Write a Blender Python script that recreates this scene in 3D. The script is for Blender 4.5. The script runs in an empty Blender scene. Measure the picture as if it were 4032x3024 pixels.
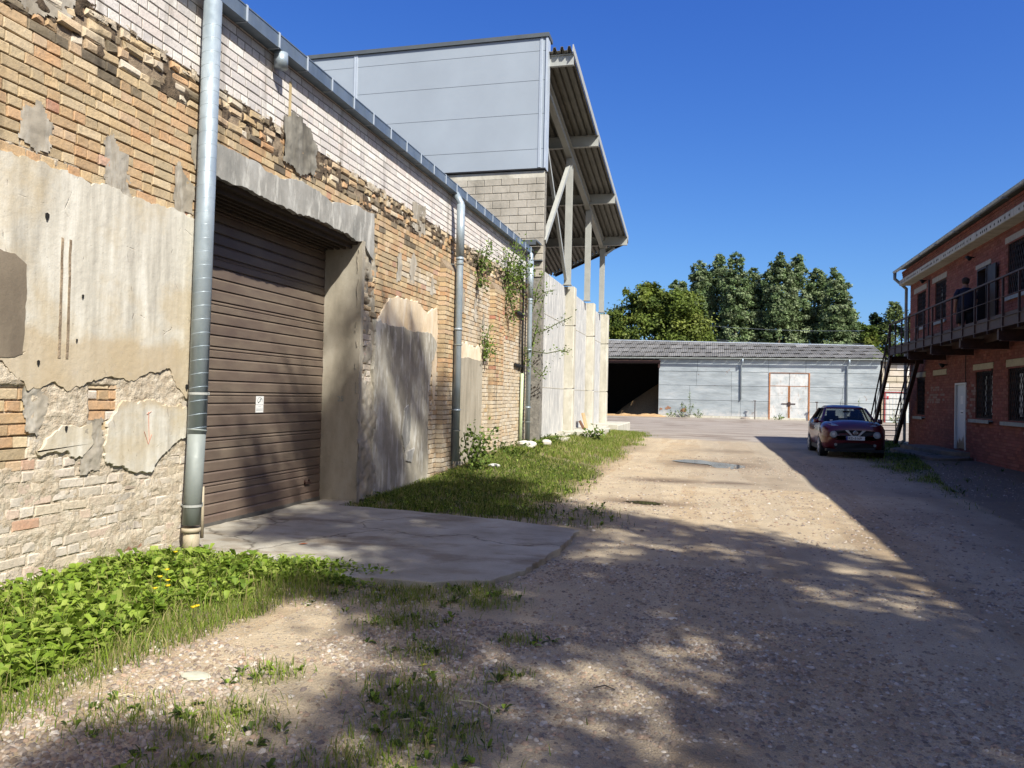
import bpy, math, random
import numpy as np
from mathutils import Matrix, Vector

# ------------------------------------------------------------------ camera, sky, sun
sc = bpy.context.scene
C = sc.collection
cam = bpy.data.cameras.new("camera")
cam.sensor_width = 36.0
cam.lens = 3060.0 / 4032.0 * 36.0
cam.clip_end = 2000.0
cam.clip_start = 0.05
camo = bpy.data.objects.new("camera", cam)
C.objects.link(camo)
_r = Vector((0.96837435, 0.24854542, 0.02182416))
_u = Vector((-0.01721215, -0.02071429, 0.99963726))
_w = Vector((-0.24890734, 0.96839872, 0.01578119))
M = Matrix((( _r.x, _u.x, -_w.x, 0.0), (_r.y, _u.y, -_w.y, 0.0), (_r.z, _u.z, -_w.z, 1.6), (0, 0, 0, 1)))
camo.matrix_world = M
sc.camera = camo

SUN = Vector((1.0, -0.95, 1.40)).normalized()
world = bpy.data.worlds.new("World")
sc.world = world
world.use_nodes = True
wt = world.node_tree
wt.nodes.clear()
sky = wt.nodes.new("ShaderNodeTexSky")
sky.sky_type = 'NISHITA'
sky.sun_disc = False
sky.sun_elevation = math.asin(SUN.z)
sky.sun_rotation = math.atan2(SUN.x, SUN.y)
sky.altitude = 0.0
sky.air_density = 0.8
sky.dust_density = 1.6
sky.ozone_density = 5.0
bg = wt.nodes.new("ShaderNodeBackground")
bg.inputs[1].default_value = 0.10
wo = wt.nodes.new("ShaderNodeOutputWorld")
# the phone's rendering of a clear blue sky: one response curve per channel, the same over the whole sky
sep_ = wt.nodes.new("ShaderNodeSeparateColor"); cmb_ = wt.nodes.new("ShaderNodeCombineColor")
wt.links.new(sky.outputs[0], sep_.inputs[0])
for i_, (p_, g_) in enumerate(((1.54, 1.37), (1.25, 1.05), (0.68, 0.79))):
    a_ = wt.nodes.new("ShaderNodeMath"); a_.operation = 'MULTIPLY'; a_.inputs[1].default_value = 0.1
    b_ = wt.nodes.new("ShaderNodeMath"); b_.operation = 'POWER'; b_.inputs[1].default_value = p_
    c_ = wt.nodes.new("ShaderNodeMath"); c_.operation = 'MULTIPLY'; c_.inputs[1].default_value = g_ * 10
    wt.links.new(sep_.outputs[i_], a_.inputs[0]); wt.links.new(a_.outputs[0], b_.inputs[0]); wt.links.new(b_.outputs[0], c_.inputs[0]); wt.links.new(c_.outputs[0], cmb_.inputs[i_])
wt.links.new(cmb_.outputs[0], bg.inputs[0])
wt.links.new(bg.outputs[0], wo.inputs[0])

sl = bpy.data.lights.new("sun", 'SUN')
sl.energy = 5.0
sl.angle = math.radians(0.53)
sl.color = (1.0, 0.965, 0.875)
so = bpy.data.objects.new("sun", sl)
C.objects.link(so)
so.rotation_euler = SUN.to_track_quat('Z', 'Y').to_euler()
so.location = (20, -20, 30)

sc.view_settings.view_transform = 'Standard'
sc.view_settings.look = 'None'
sc.view_settings.exposure = 0.85
sc.view_settings.gamma = 1.0
sc.view_settings.use_curve_mapping = False
sc.cycles.max_bounces = 6
sc.cycles.transparent_max_bounces = 8
sc.cycles.use_denoising = True

PI = math.pi
R = random.Random(7)
NR = np.random.default_rng(11)

# ------------------------------------------------------------------ colour + noise helpers
def lin(c):
    c = c / 255.0
    return c / 12.92 if c <= 0.04045 else ((c + 0.055) / 1.055) ** 2.4
def S(r, g, b, k=0.80):
    return (lin(r) * k, lin(g) * k, lin(b) * k, 1.0)

def _h(ix, iy, s):
    n = (ix * 374761393 + iy * 668265263 + s * 1442695041) & 0xffffffff
    n = ((n ^ (n >> 13)) * 1274126177) & 0xffffffff
    return ((n ^ (n >> 16)) & 0xffff) / 65535.0
def vnoise(x, y, s=0):
    x = np.asarray(x, dtype=np.float64); y = np.asarray(y, dtype=np.float64)
    ix = np.floor(x).astype(np.int64); iy = np.floor(y).astype(np.int64)
    fx = x - ix; fy = y - iy
    fx = fx * fx * (3 - 2 * fx); fy = fy * fy * (3 - 2 * fy)
    a = _h(ix, iy, s); b = _h(ix + 1, iy, s); c = _h(ix, iy + 1, s); d = _h(ix + 1, iy + 1, s)
    return (a * (1 - fx) + b * fx) * (1 - fy) + (c * (1 - fx) + d * fx) * fy
def fbm(x, y, s=0, o=4):
    t = 0; a = 0.5; n = 0
    x = np.asarray(x, dtype=np.float64); y = np.asarray(y, dtype=np.float64)
    for i in range(o):
        t = t + a * vnoise(x * 2 ** i, y * 2 ** i, s + i * 17); n += a; a *= 0.5
    return t / n

# ------------------------------------------------------------------ objects
ORG = {}
def tag(o, label=None, cat=None, group=None, kind=None):
    if label: o["label"] = label
    if cat: o["category"] = cat
    if group: o["group"] = group
    if kind: o["kind"] = kind
    return o
def thing(name, loc, label, cat, group=None, rotz=0.0, local=False):
    label = ' '.join(label.split())
    o = bpy.data.objects.new(name, None)
    o.empty_display_size = 0.3
    C.objects.link(o)
    o.location = loc
    o.rotation_euler = (0, 0, rotz)
    ORG[o.name] = Vector((0, 0, 0)) if local else Vector(loc)
    return tag(o, label, cat, group)

class MB:
    def __init__(s):
        s.v = []; s.f = []; s.c = []; s.uv = None
    def add(s, vs, fs, col=None):
        b = len(s.v)
        s.v.extend(vs)
        s.f.extend([tuple(i + b for i in f) for f in fs])
        s.c.extend([col if col is not None else (1, 1, 1, 1)] * len(vs))
        return s
    def box(s, x0, x1, y0, y1, z0, z1, col=None):
        return s.add([(x0, y0, z0), (x1, y0, z0), (x1, y1, z0), (x0, y1, z0), (x0, y0, z1), (x1, y0, z1), (x1, y1, z1), (x0, y1, z1)],
                     [(0, 3, 2, 1), (4, 5, 6, 7), (0, 1, 5, 4), (1, 2, 6, 5), (2, 3, 7, 6), (3, 0, 4, 7)], col)
    def bar(s, p, q, w, h=None, col=None, up=(0, 0, 1)):
        h = h or w
        p = Vector(p); q = Vector(q); d = (q - p).normalized()
        up = Vector(up)
        if abs(d.dot(up)) > 0.97: up = Vector((0, 1, 0)) if abs(d.y) < 0.9 else Vector((1, 0, 0))
        a = d.cross(up).normalized() * (w / 2); b = a.cross(d).normalized() * (h / 2)
        vs = [tuple(x) for x in (p - a - b, p + a - b, p + a + b, p - a + b, q - a - b, q + a - b, q + a + b, q - a + b)]
        return s.add(vs, [(0, 1, 2, 3), (7, 6, 5, 4), (0, 4, 5, 1), (1, 5, 6, 2), (2, 6, 7, 3), (3, 7, 4, 0)], col)
    def tube(s, pts, rad, n=12, cap=True, col=None):
        pts = [Vector(p) for p in pts]
        rads = rad if isinstance(rad, (list, tuple)) else [rad] * len(pts)
        vs = []; fs = []
        prev = None
        for i, p in enumerate(pts):
            if i == 0: d = pts[1] - pts[0]
            elif i == len(pts) - 1: d = pts[-1] - pts[-2]
            else: d = (pts[i + 1] - pts[i]).normalized() + (pts[i] - pts[i - 1]).normalized()
            d.normalize()
            if prev is None:
                a = d.cross(Vector((0.31, 0.95, 0.05)))
                if a.length < 0.1: a = d.cross(Vector((0, 0, 1)))
            else:
                a = prev - d * prev.dot(d)
            a.normalize(); prev = a
            b = d.cross(a)
            for k in range(n):
                t = 2 * PI * k / n
                vs.append(tuple(p + (a * math.cos(t) + b * math.sin(t)) * rads[i]))
        for i in range(len(pts) - 1):
            for k in range(n):
                fs.append((i * n + k, i * n + (k + 1) % n, (i + 1) * n + (k + 1) % n, (i + 1) * n + k))
        if cap:
            fs.append(tuple(range(n - 1, -1, -1)))
            fs.append(tuple((len(pts) - 1) * n + k for k in range(n)))
        return s.add(vs, fs, col)
    def rings(s, rings, close=True, cap=True, col=None):
        n = len(rings[0]); vs = [tuple(p) for r in rings for p in r]; fs = []
        for i in range(len(rings) - 1):
            for k in range(n if close else n - 1):
                fs.append((i * n + k, i * n + (k + 1) % n, (i + 1) * n + (k + 1) % n, (i + 1) * n + k))
        if cap:
            fs.append(tuple(range(n - 1, -1, -1))); fs.append(tuple((len(rings) - 1) * n + k for k in range(n)))
        return s.add(vs, fs, col)
    def build(s, name, m, parent=None, smooth=False, sharp=None, **kw):
        return build(name, s.v, s.f, m, parent, smooth, s.c, **kw)

def mesh_from(name, v, f, cols=None, smooth=False):
    me = bpy.data.meshes.new(name)
    me.from_pydata([tuple(p) for p in v], [], f)
    if cols is not None and len(cols):
        a = me.color_attributes.new("col", 'FLOAT_COLOR', 'POINT')
        a.data.foreach_set("color", np.asarray(cols, dtype=np.float32).ravel())
    if smooth:
        me.polygons.foreach_set("use_smooth", np.ones(len(me.polygons), dtype=bool))
    me.update()
    return me
def build(name, v, f, m, parent=None, smooth=False, cols=None, label=None, cat=None, group=None, kind=None, center=True):
    v = np.asarray(v, dtype=np.float64)
    if center:
        c = (v.min(0) + v.max(0)) / 2
        if parent is None: c[2] = v[:, 2].min()
    else: c = np.zeros(3)
    me = mesh_from(name, v - c, f, cols, smooth)
    if m is not None: me.materials.append(m)
    o = bpy.data.objects.new(name, me)
    C.objects.link(o)
    c = Vector(c)
    if parent is not None:
        o.parent = parent
        o.location = c - ORG[parent.name]
    else: o.location = c
    ORG[o.name] = c
    return tag(o, label, cat, group, kind)
def place(name, me, loc, parent, rot=None):
    o = bpy.data.objects.new(name, me); C.objects.link(o)
    o.parent = parent
    o.location = Vector(loc) - ORG[parent.name]
    if rot: o.rotation_euler = rot
    ORG[o.name] = Vector(loc)
    return o
def copy_tree(o, parent=None, loc=None, label=None):
    c = o.copy(); C.objects.link(c)
    if parent is not None: c.parent = parent
    if loc is not None: c.location = loc
    if label: c["label"] = label
    for ch in list(o.children): copy_tree(ch, c)
    return c
def bigmesh(name, v, f4, m, parent=None, cols=None, smooth=False, tri=False, **kw):
    """numpy mesh of quads (or tris)"""
    k = 3 if tri else 4
    me = bpy.data.meshes.new(name)
    v = np.asarray(v, dtype=np.float32); f4 = np.asarray(f4, dtype=np.int32)
    me.vertices.add(len(v)); me.vertices.foreach_set("co", v.ravel())
    me.loops.add(f4.size); me.loops.foreach_set("vertex_index", f4.ravel())
    me.polygons.add(len(f4)); me.polygons.foreach_set("loop_start", np.arange(0, f4.size, k, dtype=np.int32))
    me.polygons.foreach_set("loop_total", np.full(len(f4), k, dtype=np.int32))
    me.update(calc_edges=True)
    if cols is not None:
        a = me.color_attributes.new("col", 'FLOAT_COLOR', 'POINT')
        a.data.foreach_set("color", np.asarray(cols, dtype=np.float32).ravel())
    if smooth: me.polygons.foreach_set("use_smooth", np.ones(len(f4), dtype=bool))
    me.materials.append(m)
    o = bpy.data.objects.new(name, me); C.objects.link(o)
    if parent is not None:
        o.parent = parent; o.location = -ORG[parent.name]
    ORG[o.name] = Vector((0, 0, 0))
    return tag(o, **kw)

class Frame:
    """a wall plane: point = o + u*U + v*V + d*N"""
    def __init__(s, o, U, V, N):
        s.o = np.array(o, float); s.U = np.array(U, float); s.V = np.array(V, float); s.N = np.array(N, float)
    def p(s, u, v, d=0.0):
        return tuple(s.o + s.U * u + s.V * v + s.N * d)
    def pn(s, u, v, d):
        u = np.asarray(u)[..., None]; v = np.asarray(v)[..., None]; d = np.asarray(d)[..., None]
        return s.o + s.U * u + s.V * v + s.N * d
FL = Frame((-5.1, 0, 0), (0, 1, 0), (0, 0, 1), (1, 0, 0))      # old warehouse wall
FR = Frame((7.5, 0, 0), (0, 1, 0), (0, 0, 1), (-1, 0, 0))      # red brick building

def fbox(mb, F, u0, u1, v0, v1, d0, d1, col=None):
    P = [F.p(u, v, d) for d in (d0, d1) for (u, v) in ((u0, v0), (u1, v0), (u1, v1), (u0, v1))]
    return mb.add(P, [(0, 3, 2, 1), (4, 5, 6, 7), (0, 1, 5, 4), (1, 2, 6, 5), (2, 3, 7, 6), (3, 0, 4, 7)], col)
def fbrick(mb, F, u0, u1, v0, v1, d0, d1, rng, col=None, bev=0.006, jit=0.003, tilt=0.0):
    if u1 - u0 < 0.02 or v1 - v0 < 0.02: return
    j = lambda a=jit: rng.uniform(-a, a)
    P = [F.p(u, v, d0) for (u, v) in ((u0, v0), (u1, v0), (u1, v1), (u0, v1))]
    q = [(u0 + j(), v0 + j()), (u1 + j(), v0 + j()), (u1 + j(), v1 + j()), (u0 + j(), v1 + j())]
    P += [F.p(u, v, d1 - bev) for (u, v) in q]
    uc = (u0 + u1) / 2; vc = (v0 + v1) / 2
    t = rng.uniform(-tilt, tilt)
    for (u, v) in q:
        bu = bev + abs(j()); bv = bev + abs(j())
        P.append(F.p(u + (bu if u < uc else -bu), v + (bv if v < vc else -bv), d1 + j() * 0.6 + (t if u < uc else -t)))
    mb.add(P, [(8, 9, 10, 11), (4, 5, 9, 8), (5, 6, 10, 9), (6, 7, 11, 10), (7, 4, 8, 11), (0, 1, 5, 4), (1, 2, 6, 5), (2, 3, 7, 6), (3, 0, 4, 7)], col)
def jag(pts, amp, step, seed=0, freq=6.0):
    out = []
    n = len(pts)
    for i in range(n):
        a = pts[i]; b = pts[(i + 1) % n]
        L = math.hypot(b[0] - a[0], b[1] - a[1]); k = max(1, int(L / step))
        for t in range(k):
            s = t / k
            x = a[0] + (b[0] - a[0]) * s; y = a[1] + (b[1] - a[1]) * s
            out.append((x, y))
    X = np.array([p[0] for p in out]); Y = np.array([p[1] for p in out])
    dx = (fbm(X * freq, Y * freq, seed) - 0.5) * 2 * amp; dy = (fbm(X * freq + 31, Y * freq + 7, seed + 5) - 0.5) * 2 * amp
    dx = dx + (fbm(X * freq * 4, Y * freq * 4, seed + 2, 2) - 0.5) * amp * .8; dy = dy + (fbm(X * freq * 4 + 9, Y * freq * 4, seed + 8, 2) - 0.5) * amp * .8
    return [(float(a), float(b)) for a, b in zip(X + dx, Y + dy)]
def plate(mb, F, pts, d0, d1, bev=0.004, col=None):
    n = len(pts)
    cx = sum(p[0] for p in pts) / n; cy = sum(p[1] for p in pts) / n
    V = [F.p(u, v, d0) for u, v in pts] + [F.p(u, v, d1 - bev) for u, v in pts]
    V += [F.p(u + (cx - u) * bev / max(0.05, abs(cx - u) + abs(cy - v)), v + (cy - v) * bev / max(0.05, abs(cx - u) + abs(cy - v)), d1) for u, v in pts]
    f = [tuple(2 * n + i for i in range(n))]
    for i in range(n):
        k = (i + 1) % n
        f += [(i, k, n + k, n + i), (n + i, n + k, 2 * n + k, 2 * n + i)]
    mb.add(V, f, col)
def inpoly(x, y, poly):
    x = np.asarray(x); y = np.asarray(y)
    r = np.zeros(x.shape, bool); n = len(poly); j = n - 1
    for i in range(n):
        xi, yi = poly[i]; xj, yj = poly[j]
        c = ((yi > y) != (yj > y)) & (x < (xj - xi) * (y - yi) / (yj - yi + 1e-12) + xi)
        r ^= c; j = i
    return r
def rough_sheet(name, F, poly, step, hfun, m, parent, cut=None, col=None, smooth=True, **kw):
    """height-field sheet kept inside a polygon (and where cut() is true)"""
    us = [p[0] for p in poly]; vs = [p[1] for p in poly]
    U = np.arange(min(us), max(us) + step, step); V = np.arange(min(vs), max(vs) + step, step)
    gu, gv = np.meshgrid(U, V, indexing='ij')
    wu = gu + (fbm(gu * 9, gv * 9, 3) - 0.5) * 0.08; wv = gv + (fbm(gu * 9, gv * 9, 23) - 0.5) * 0.08
    ins = inpoly(wu, wv, poly)
    h = hfun(gu, gv)
    if cut is not None: ins &= cut(gu, gv, h)
    P = F.pn(gu, gv, h).reshape(-1, 3)
    nu, nv = gu.shape
    q = ins[:-1, :-1] & ins[1:, :-1] & ins[1:, 1:] & ins[:-1, 1:]
    I, J = np.nonzero(q)
    if len(I) == 0: return None
    a = I * nv + J
    f = np.stack([a, a + nv, a + nv + 1, a + 1], 1)
    used, inv = np.unique(f.ravel(), return_inverse=True)
    cols = None
    if col is not None: cols = np.asarray(col(gu, gv, h)).reshape(-1, 4)[used]
    return bigmesh(name, P[used], inv.reshape(-1, 4), m, parent, cols, smooth, **kw)

# ------------------------------------------------------------------ materials
class NT:
    def __init__(s, name, rough=0.8, spec=0.3, metal=0.0):
        s.m = bpy.data.materials.new(name); s.m.use_nodes = True
        s.t = s.m.node_tree; s.b = s.t.nodes["Principled BSDF"]
        s.b.inputs["Roughness"].default_value = rough
        s.b.inputs["Specular IOR Level"].default_value = spec
        s.b.inputs["Metallic"].default_value = metal
        g = s.t.nodes.new("ShaderNodeNewGeometry"); s.pos = g.outputs["Position"]
        s.nrm = g.outputs["Normal"]
    def n(s, ty): return s.t.nodes.new(ty)
    def l(s, a, b):
        if isinstance(a, (int, float)): b.default_value = a
        elif isinstance(a, tuple): b.default_value = a
        else: s.t.links.new(a, b)
    def obj(s):
        return s.n("ShaderNodeTexCoord").outputs["Object"]
    def map(s, sc_, vec=None, loc=(0, 0, 0), rot=(0, 0, 0)):
        k = s.n("ShaderNodeMapping"); s.l(vec or s.pos, k.inputs[0]); k.inputs["Scale"].default_value = sc_
        k.inputs["Location"].default_value = loc; k.inputs["Rotation"].default_value = rot
        return k.outputs[0]
    def noise(s, scale, detail=4, vec=None, rough=0.55, dist=0.0):
        k = s.n("ShaderNodeTexNoise"); s.l(vec or s.pos, k.inputs["Vector"])
        k.inputs["Scale"].default_value = scale; k.inputs["Detail"].default_value = detail
        k.inputs["Roughness"].default_value = rough; k.inputs["Distortion"].default_value = dist
        return k.outputs["Fac"]
    def vor(s, scale, vec=None, feat='F1', out="Distance", rnd=1.0):
        k = s.n("ShaderNodeTexVoronoi"); k.feature = feat; s.l(vec or s.pos, k.inputs["Vector"])
        k.inputs["Scale"].default_value = scale; k.inputs["Randomness"].default_value = rnd
        return k.outputs[out]
    def ramp(s, fac, stops):
        k = s.n("ShaderNodeValToRGB"); s.l(fac, k.inputs[0]); e = k.color_ramp.elements
        for i, (p, c) in enumerate(stops):
            if i >= len(e): e.new(p)
            e[i].position = p; e[i].color = c if isinstance(c, tuple) else (c, c, c, 1)
        return k.outputs[0]
    def step(s, fac, a, b): return s.ramp(fac, [(a, 0.0), (b, 1.0)])
    def mix(s, fac, a, b, mode='MIX'):
        k = s.n("ShaderNodeMix"); k.data_type = 'RGBA'; k.blend_type = mode
        s.l(fac, k.inputs[0]); s.l(a, k.inputs[6]); s.l(b, k.inputs[7])
        return k.outputs[2]
    def math(s, op, a, b=0.5):
        k = s.n("ShaderNodeMath"); k.operation = op; s.l(a, k.inputs[0]); s.l(b, k.inputs[1]); return k.outputs[0]
    def attr(s, name="col"):
        k = s.n("ShaderNodeAttribute"); k.attribute_name = name; return k.outputs["Color"]
    def sep(s, c):
        k = s.n("ShaderNodeSeparateColor"); s.l(c, k.inputs[0]); return k.outputs
    def xyz(s, v=None):
        k = s.n("ShaderNodeSeparateXYZ"); s.l(v or s.pos, k.inputs[0]); return k.outputs
    def bump(s, h, strength=0.4, dist=0.01):
        k = s.n("ShaderNodeBump"); s.l(h, k.inputs["Height"]); k.inputs["Strength"].default_value = strength
        k.inputs["Distance"].default_value = dist; s.l(k.outputs[0], s.b.inputs["Normal"]); return k
    def col(s, c): s.l(c, s.b.inputs["Base Color"]); return s
    def rgh(s, c): s.l(c, s.b.inputs["Roughness"]); return s

def simple(name, c, rough=0.6, metal=0.0, var=0.25, scale=6.0, spec=0.4, bump=0.0):
    n = NT(name, rough, spec, metal)
    f = n.noise(scale, 5)
    d = tuple(x * (1 - var) for x in c[:3]) + (1,)
    u = tuple(min(1, x * (1 + var)) for x in c[:3]) + (1,)
    n.col(n.ramp(f, [(0.3, d), (0.7, u)]))
    if bump: n.bump(n.noise(scale * 12, 3), bump, 0.004)
    return n.m

def m_brick(name, dark=0.5, stain=0.5, bump=0.6, grain=55, soot=S(40, 36, 33), stainc=S(150, 140, 128), dust=0.0, dustc=S(196, 180, 152), streak=0.0):
    n = NT(name, 0.92, 0.15)
    c = n.attr()
    f1 = n.noise(grain, 4); f2 = n.noise(14, 5); f3 = n.noise(2.3, 5)
    c = n.mix(n.math('MULTIPLY', n.step(f2, 0.35, 0.75), stain), c, stainc)
    c = n.mix(n.math('MULTIPLY', n.step(n.noise(30, 6, rough=0.7), 0.56, 0.72), 0.55 * dark), c, soot)
    c = n.mix(n.math('MULTIPLY', n.step(f3, 0.55, 0.75), 0.35 * dark), c, soot)
    c = n.mix(1.0, c, n.ramp(f1, [(0.25, (0.8, 0.8, 0.8, 1)), (0.75, (1.12, 1.12, 1.12, 1))]), 'MULTIPLY')
    c = n.mix(n.math('MULTIPLY', n.step(n.noise(0.9, 6, rough=0.65), 0.35, 0.7), dust), c, dustc)
    if streak:
        sk = n.noise(1.0, 5, n.map((1, 2.6, 0.22)), 0.6)
        c = n.mix(n.math('MULTIPLY', n.step(sk, 0.56, 0.68), streak), c, soot)
    n.col(c)
    h = n.math('ADD', n.math('MULTIPLY', f1, 0.5), n.math('MULTIPLY', n.noise(18, 4), 1.0))
    n.bump(h, bump, 0.012)
    return n.m
def m_mortar(name, c, c2, bump=0.7, sc_=1.0):
    n = NT(name, 0.95, 0.1)
    f = n.noise(9 * sc_, 6, rough=0.65)
    k = n.ramp(f, [(0.3, c2), (0.65, c)])
    k = n.mix(n.math('MULTIPLY', n.step(n.noise(60, 3), 0.55, 0.75), 0.4), k, tuple(x * 0.45 for x in c[:3]) + (1,))
    n.col(k)
    n.bump(n.math('ADD', n.noise(35 * sc_, 5), n.math('MULTIPLY', n.noise(120, 2), 0.4)), bump, 0.015)
    return n.m

M_ = {}
M_['brick'] = m_brick('yellow_brick', 0.5, 0.35, dust=0.4, streak=0.45)
M_['white_brick'] = m_brick('silicate_brick', 0.12, 0.2, 0.35, 40, S(110, 102, 92), S(196, 188, 178), 0.25, S(178, 170, 160), 0.5)
M_['red_brick'] = m_brick('red_brick', 0.35, 0.18, 0.4, 30, S(60, 35, 28), S(140, 104, 92), 0.45, S(128, 94, 86))
M_['mortar'] = m_mortar('lime_mortar', S(165, 148, 126), S(118, 104, 88))
M_['mortar_dark'] = m_mortar('sooty_mortar', S(120, 105, 88), S(48, 42, 38), 0.9)
M_['mortar_grey'] = m_mortar('grey_cement', S(152, 148, 140), S(112, 109, 103), 0.6)
M_['mortar_white'] = m_mortar('pale_mortar', S(208, 197, 178), S(170, 153, 130), 0.9)

def m_plaster():
    n = NT('old_lime_plaster', 0.92, 0.12)
    streak = n.noise(1.0, 6, n.map((1.0, 7.0, 0.9)), 0.6)
    blot = n.noise(1.6, 6, rough=0.6)
    base = n.ramp(streak, [(0.28, S(166, 161, 150)), (0.5, S(202, 197, 184)), (0.72, S(228, 225, 214))])
    tan = n.step(n.math('SUBTRACT', blot, n.math('MULTIPLY', n.xyz()[2], 0.035)), 0.40, 0.55)
    base = n.mix(n.math('MULTIPLY', tan, 0.55), base, S(186, 168, 134))
    low = n.math('SUBTRACT', 1.25, n.math('MULTIPLY', n.math('ABSOLUTE', n.math('SUBTRACT', n.xyz()[2], 1.72)), 2.6))
    low = n.math('MULTIPLY', n.step(n.math('ADD', low, n.math('MULTIPLY', n.noise(3, 5), 0.8)), 0.8, 1.4), 0.7)
    base = n.mix(low, base, S(184, 166, 136))
    grey = n.step(n.noise(4.5, 5, rough=0.7), 0.58, 0.70)
    base = n.mix(n.math('MULTIPLY', grey, 0.35), base, S(165, 158, 150))
    speck = n.step(n.noise(38, 2), 0.70, 0.74)
    base = n.mix(n.math('MULTIPLY', speck, 0.4), base, S(120, 108, 92))
    crack = n.vor(1.7, n.map((1, 1, 1), None), 'DISTANCE_TO_EDGE')
    cw = n.noise(9, 3)
    crack = n.math('MULTIPLY', n.ramp(crack, [(0.0, 1.0), (0.010, 0.0)]), n.step(cw, 0.56, 0.66))
    base = n.mix(n.math('MULTIPLY', crack, 0.25), base, S(140, 124, 104))
    n.col(base)
    n.bump(n.math('SUBTRACT', n.math('ADD', n.noise(16, 5), n.math('MULTIPLY', n.noise(70, 3), 0.25)), crack), 0.45, 0.012)
    return n.m
M_['plaster'] = m_plaster()
def m_cement(name, a, b, c, st=0.0, bump=0.35, vert=5.0):
    n = NT(name, 0.9, 0.15)
    s1 = n.noise(1.3, 6, n.map((vert * 0.3 + 1, vert, 0.8)), 0.62)
    k = n.ramp(s1, [(0.28, a), (0.5, b), (0.74, c)])
    k = n.mix(n.math('MULTIPLY', n.step(n.noise(6, 6, rough=0.7), 0.5, 0.75), 0.35), k, a)
    k = n.mix(n.math('MULTIPLY', n.step(n.noise(45, 2), 0.68, 0.74), 0.4), k, tuple(x * 0.5 for x in a[:3]) + (1,))
    if st: k = n.mix(n.math('MULTIPLY', n.step(n.noise(1.1, 6, n.map((2, 6, 1.4), loc=(3, 3, 3)), 0.7), 0.52, 0.62), st), k, S(232, 230, 222))
    n.col(k); n.bump(n.math('ADD', n.noise(14, 5), n.math('MULTIPLY', n.noise(90, 3), 0.3)), bump, 0.008)
    return n.m
M_['cement'] = m_cement('smooth_cement_render', S(140, 133, 118), S(166, 158, 142), S(184, 177, 162))
M_['weather_cement'] = m_cement('sooty_cement', S(84, 80, 74), S(128, 124, 114), S(160, 156, 146), 0.0, 0.6, 3.0)
M_['cement_patch'] = m_cement('cement_patch_render', S(140, 132, 118), S(164, 156, 142), S(184, 176, 162), 0.2, 0.5, 1.5)
M_['cement_dark'] = m_cement('dark_cement_render', S(108, 98, 86), S(128, 117, 102), S(146, 134, 118), 0, 0.5, 2.0)
M_['cement_pale'] = m_cement('whitewashed_cement', S(132, 126, 112), S(168, 162, 148), S(208, 205, 194), 0.5, 0.35, 1.6)
M_['lintel'] = m_cement('lintel_concrete', S(120, 120, 116), S(158, 156, 150), S(196, 196, 192), 0.4, 0.6, 1.4)
M_['cream'] = m_cement('cream_plaster', S(190, 168, 138), S(222, 204, 176), S(238, 226, 204), 0.35, 0.5, 1.5)
M_['conc_wall'] = m_cement('cast_concrete', S(162, 162, 162), S(188, 188, 186), S(206, 205, 200), 0.6, 0.2, 2.5)
M_['conc_pillar'] = m_cement('pillar_concrete', S(164, 160, 146), S(190, 186, 172), S(208, 204, 190), 0.25, 0.35)
M_['block'] = m_cement('concrete_block', S(142, 137, 126), S(172, 166, 154), S(190, 184, 172), 0.0, 0.9, 1.5)

def m_zinc(name='galvanised_steel', c=S(176, 188, 196), c2=S(146, 160, 170), rough=0.42, metal=0.35):
    n = NT(name, rough, 0.5, metal)
    f = n.noise(5, 5, n.map((1, 1, 0.4)))
    n.col(n.ramp(f, [(0.3, c2), (0.7, c)]))
    n.rgh(n.ramp(n.noise(12, 4), [(0.3, rough - 0.1), (0.7, rough + 0.15)]))
    return n.m
M_['zinc'] = m_zinc()
M_['zinc_dark'] = m_zinc('weathered_zinc', S(150, 156, 152), S(124, 131, 128), 0.6, 0.15)
M_['gutter'] = m_zinc('painted_gutter_steel', S(132, 146, 160), S(108, 122, 136), 0.5, 0.5)
M_['steel_paint'] = simple('grey_painted_steel', S(166, 168, 164), 0.5, 0.0, 0.1, 3)
M_['clad'] = simple('grey_blue_cladding', S(158, 168, 178), 0.45, 0.0, 0.07, 0.6, 0.5)
M_['dark_flash'] = simple('dark_grey_flashing', S(86, 92, 96), 0.5, 0.0, 0.1, 3)
M_['trim'] = simple('light_trim', S(178, 188, 200), 0.4, 0.0, 0.06, 3)
M_['deck'] = simple('galvanised_roof_deck', S(124, 122, 116), 0.6, 0.3, 0.2, 2)
def m_door():
    n = NT('brown_door_panel', 0.5, 0.35)
    c = n.ramp(n.noise(2, 5, n.map((1, 1, 3))), [(0.3, S(98, 84, 75)), (0.7, S(120, 107, 93))])
    dust = n.math('SUBTRACT', 1.2, n.xyz()[2])
    dust = n.math('MULTIPLY', n.step(n.math('MULTIPLY', dust, n.noise(5, 5, n.map((1, 6, 1)))), 0.2, 0.9), 0.35)
    n.col(n.mix(dust, c, S(140, 116, 104)))
    n.bump(n.noise(90, 2), 0.15, 0.003)
    return n.m
M_['door'] = m_door()
M_['black'] = simple('black_rubber', S(18, 18, 20), 0.7)
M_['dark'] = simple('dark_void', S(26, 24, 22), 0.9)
M_['rust'] = simple('rusty_steel', S(168, 116, 80), 0.85, 0.0, 0.5, 18, 0.2, 0.5)
M_['brown_steel'] = simple('brown_painted_steel', S(64, 42, 36), 0.6, 0.1, 0.35, 8, 0.4)
M_['white_paint'] = simple('white_paint', S(205, 205, 200), 0.5, 0.0, 0.05)
M_['paper'] = simple('paper', S(232, 232, 228), 0.7, 0.0, 0.03)
M_['ink'] = simple('black_ink', S(28, 28, 30), 0.6)
M_['greyink'] = simple('grey_ink', S(130, 140, 138), 0.6)
M_['redink'] = simple('faded_red_paint', S(206, 150, 132), 0.9)
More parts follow.
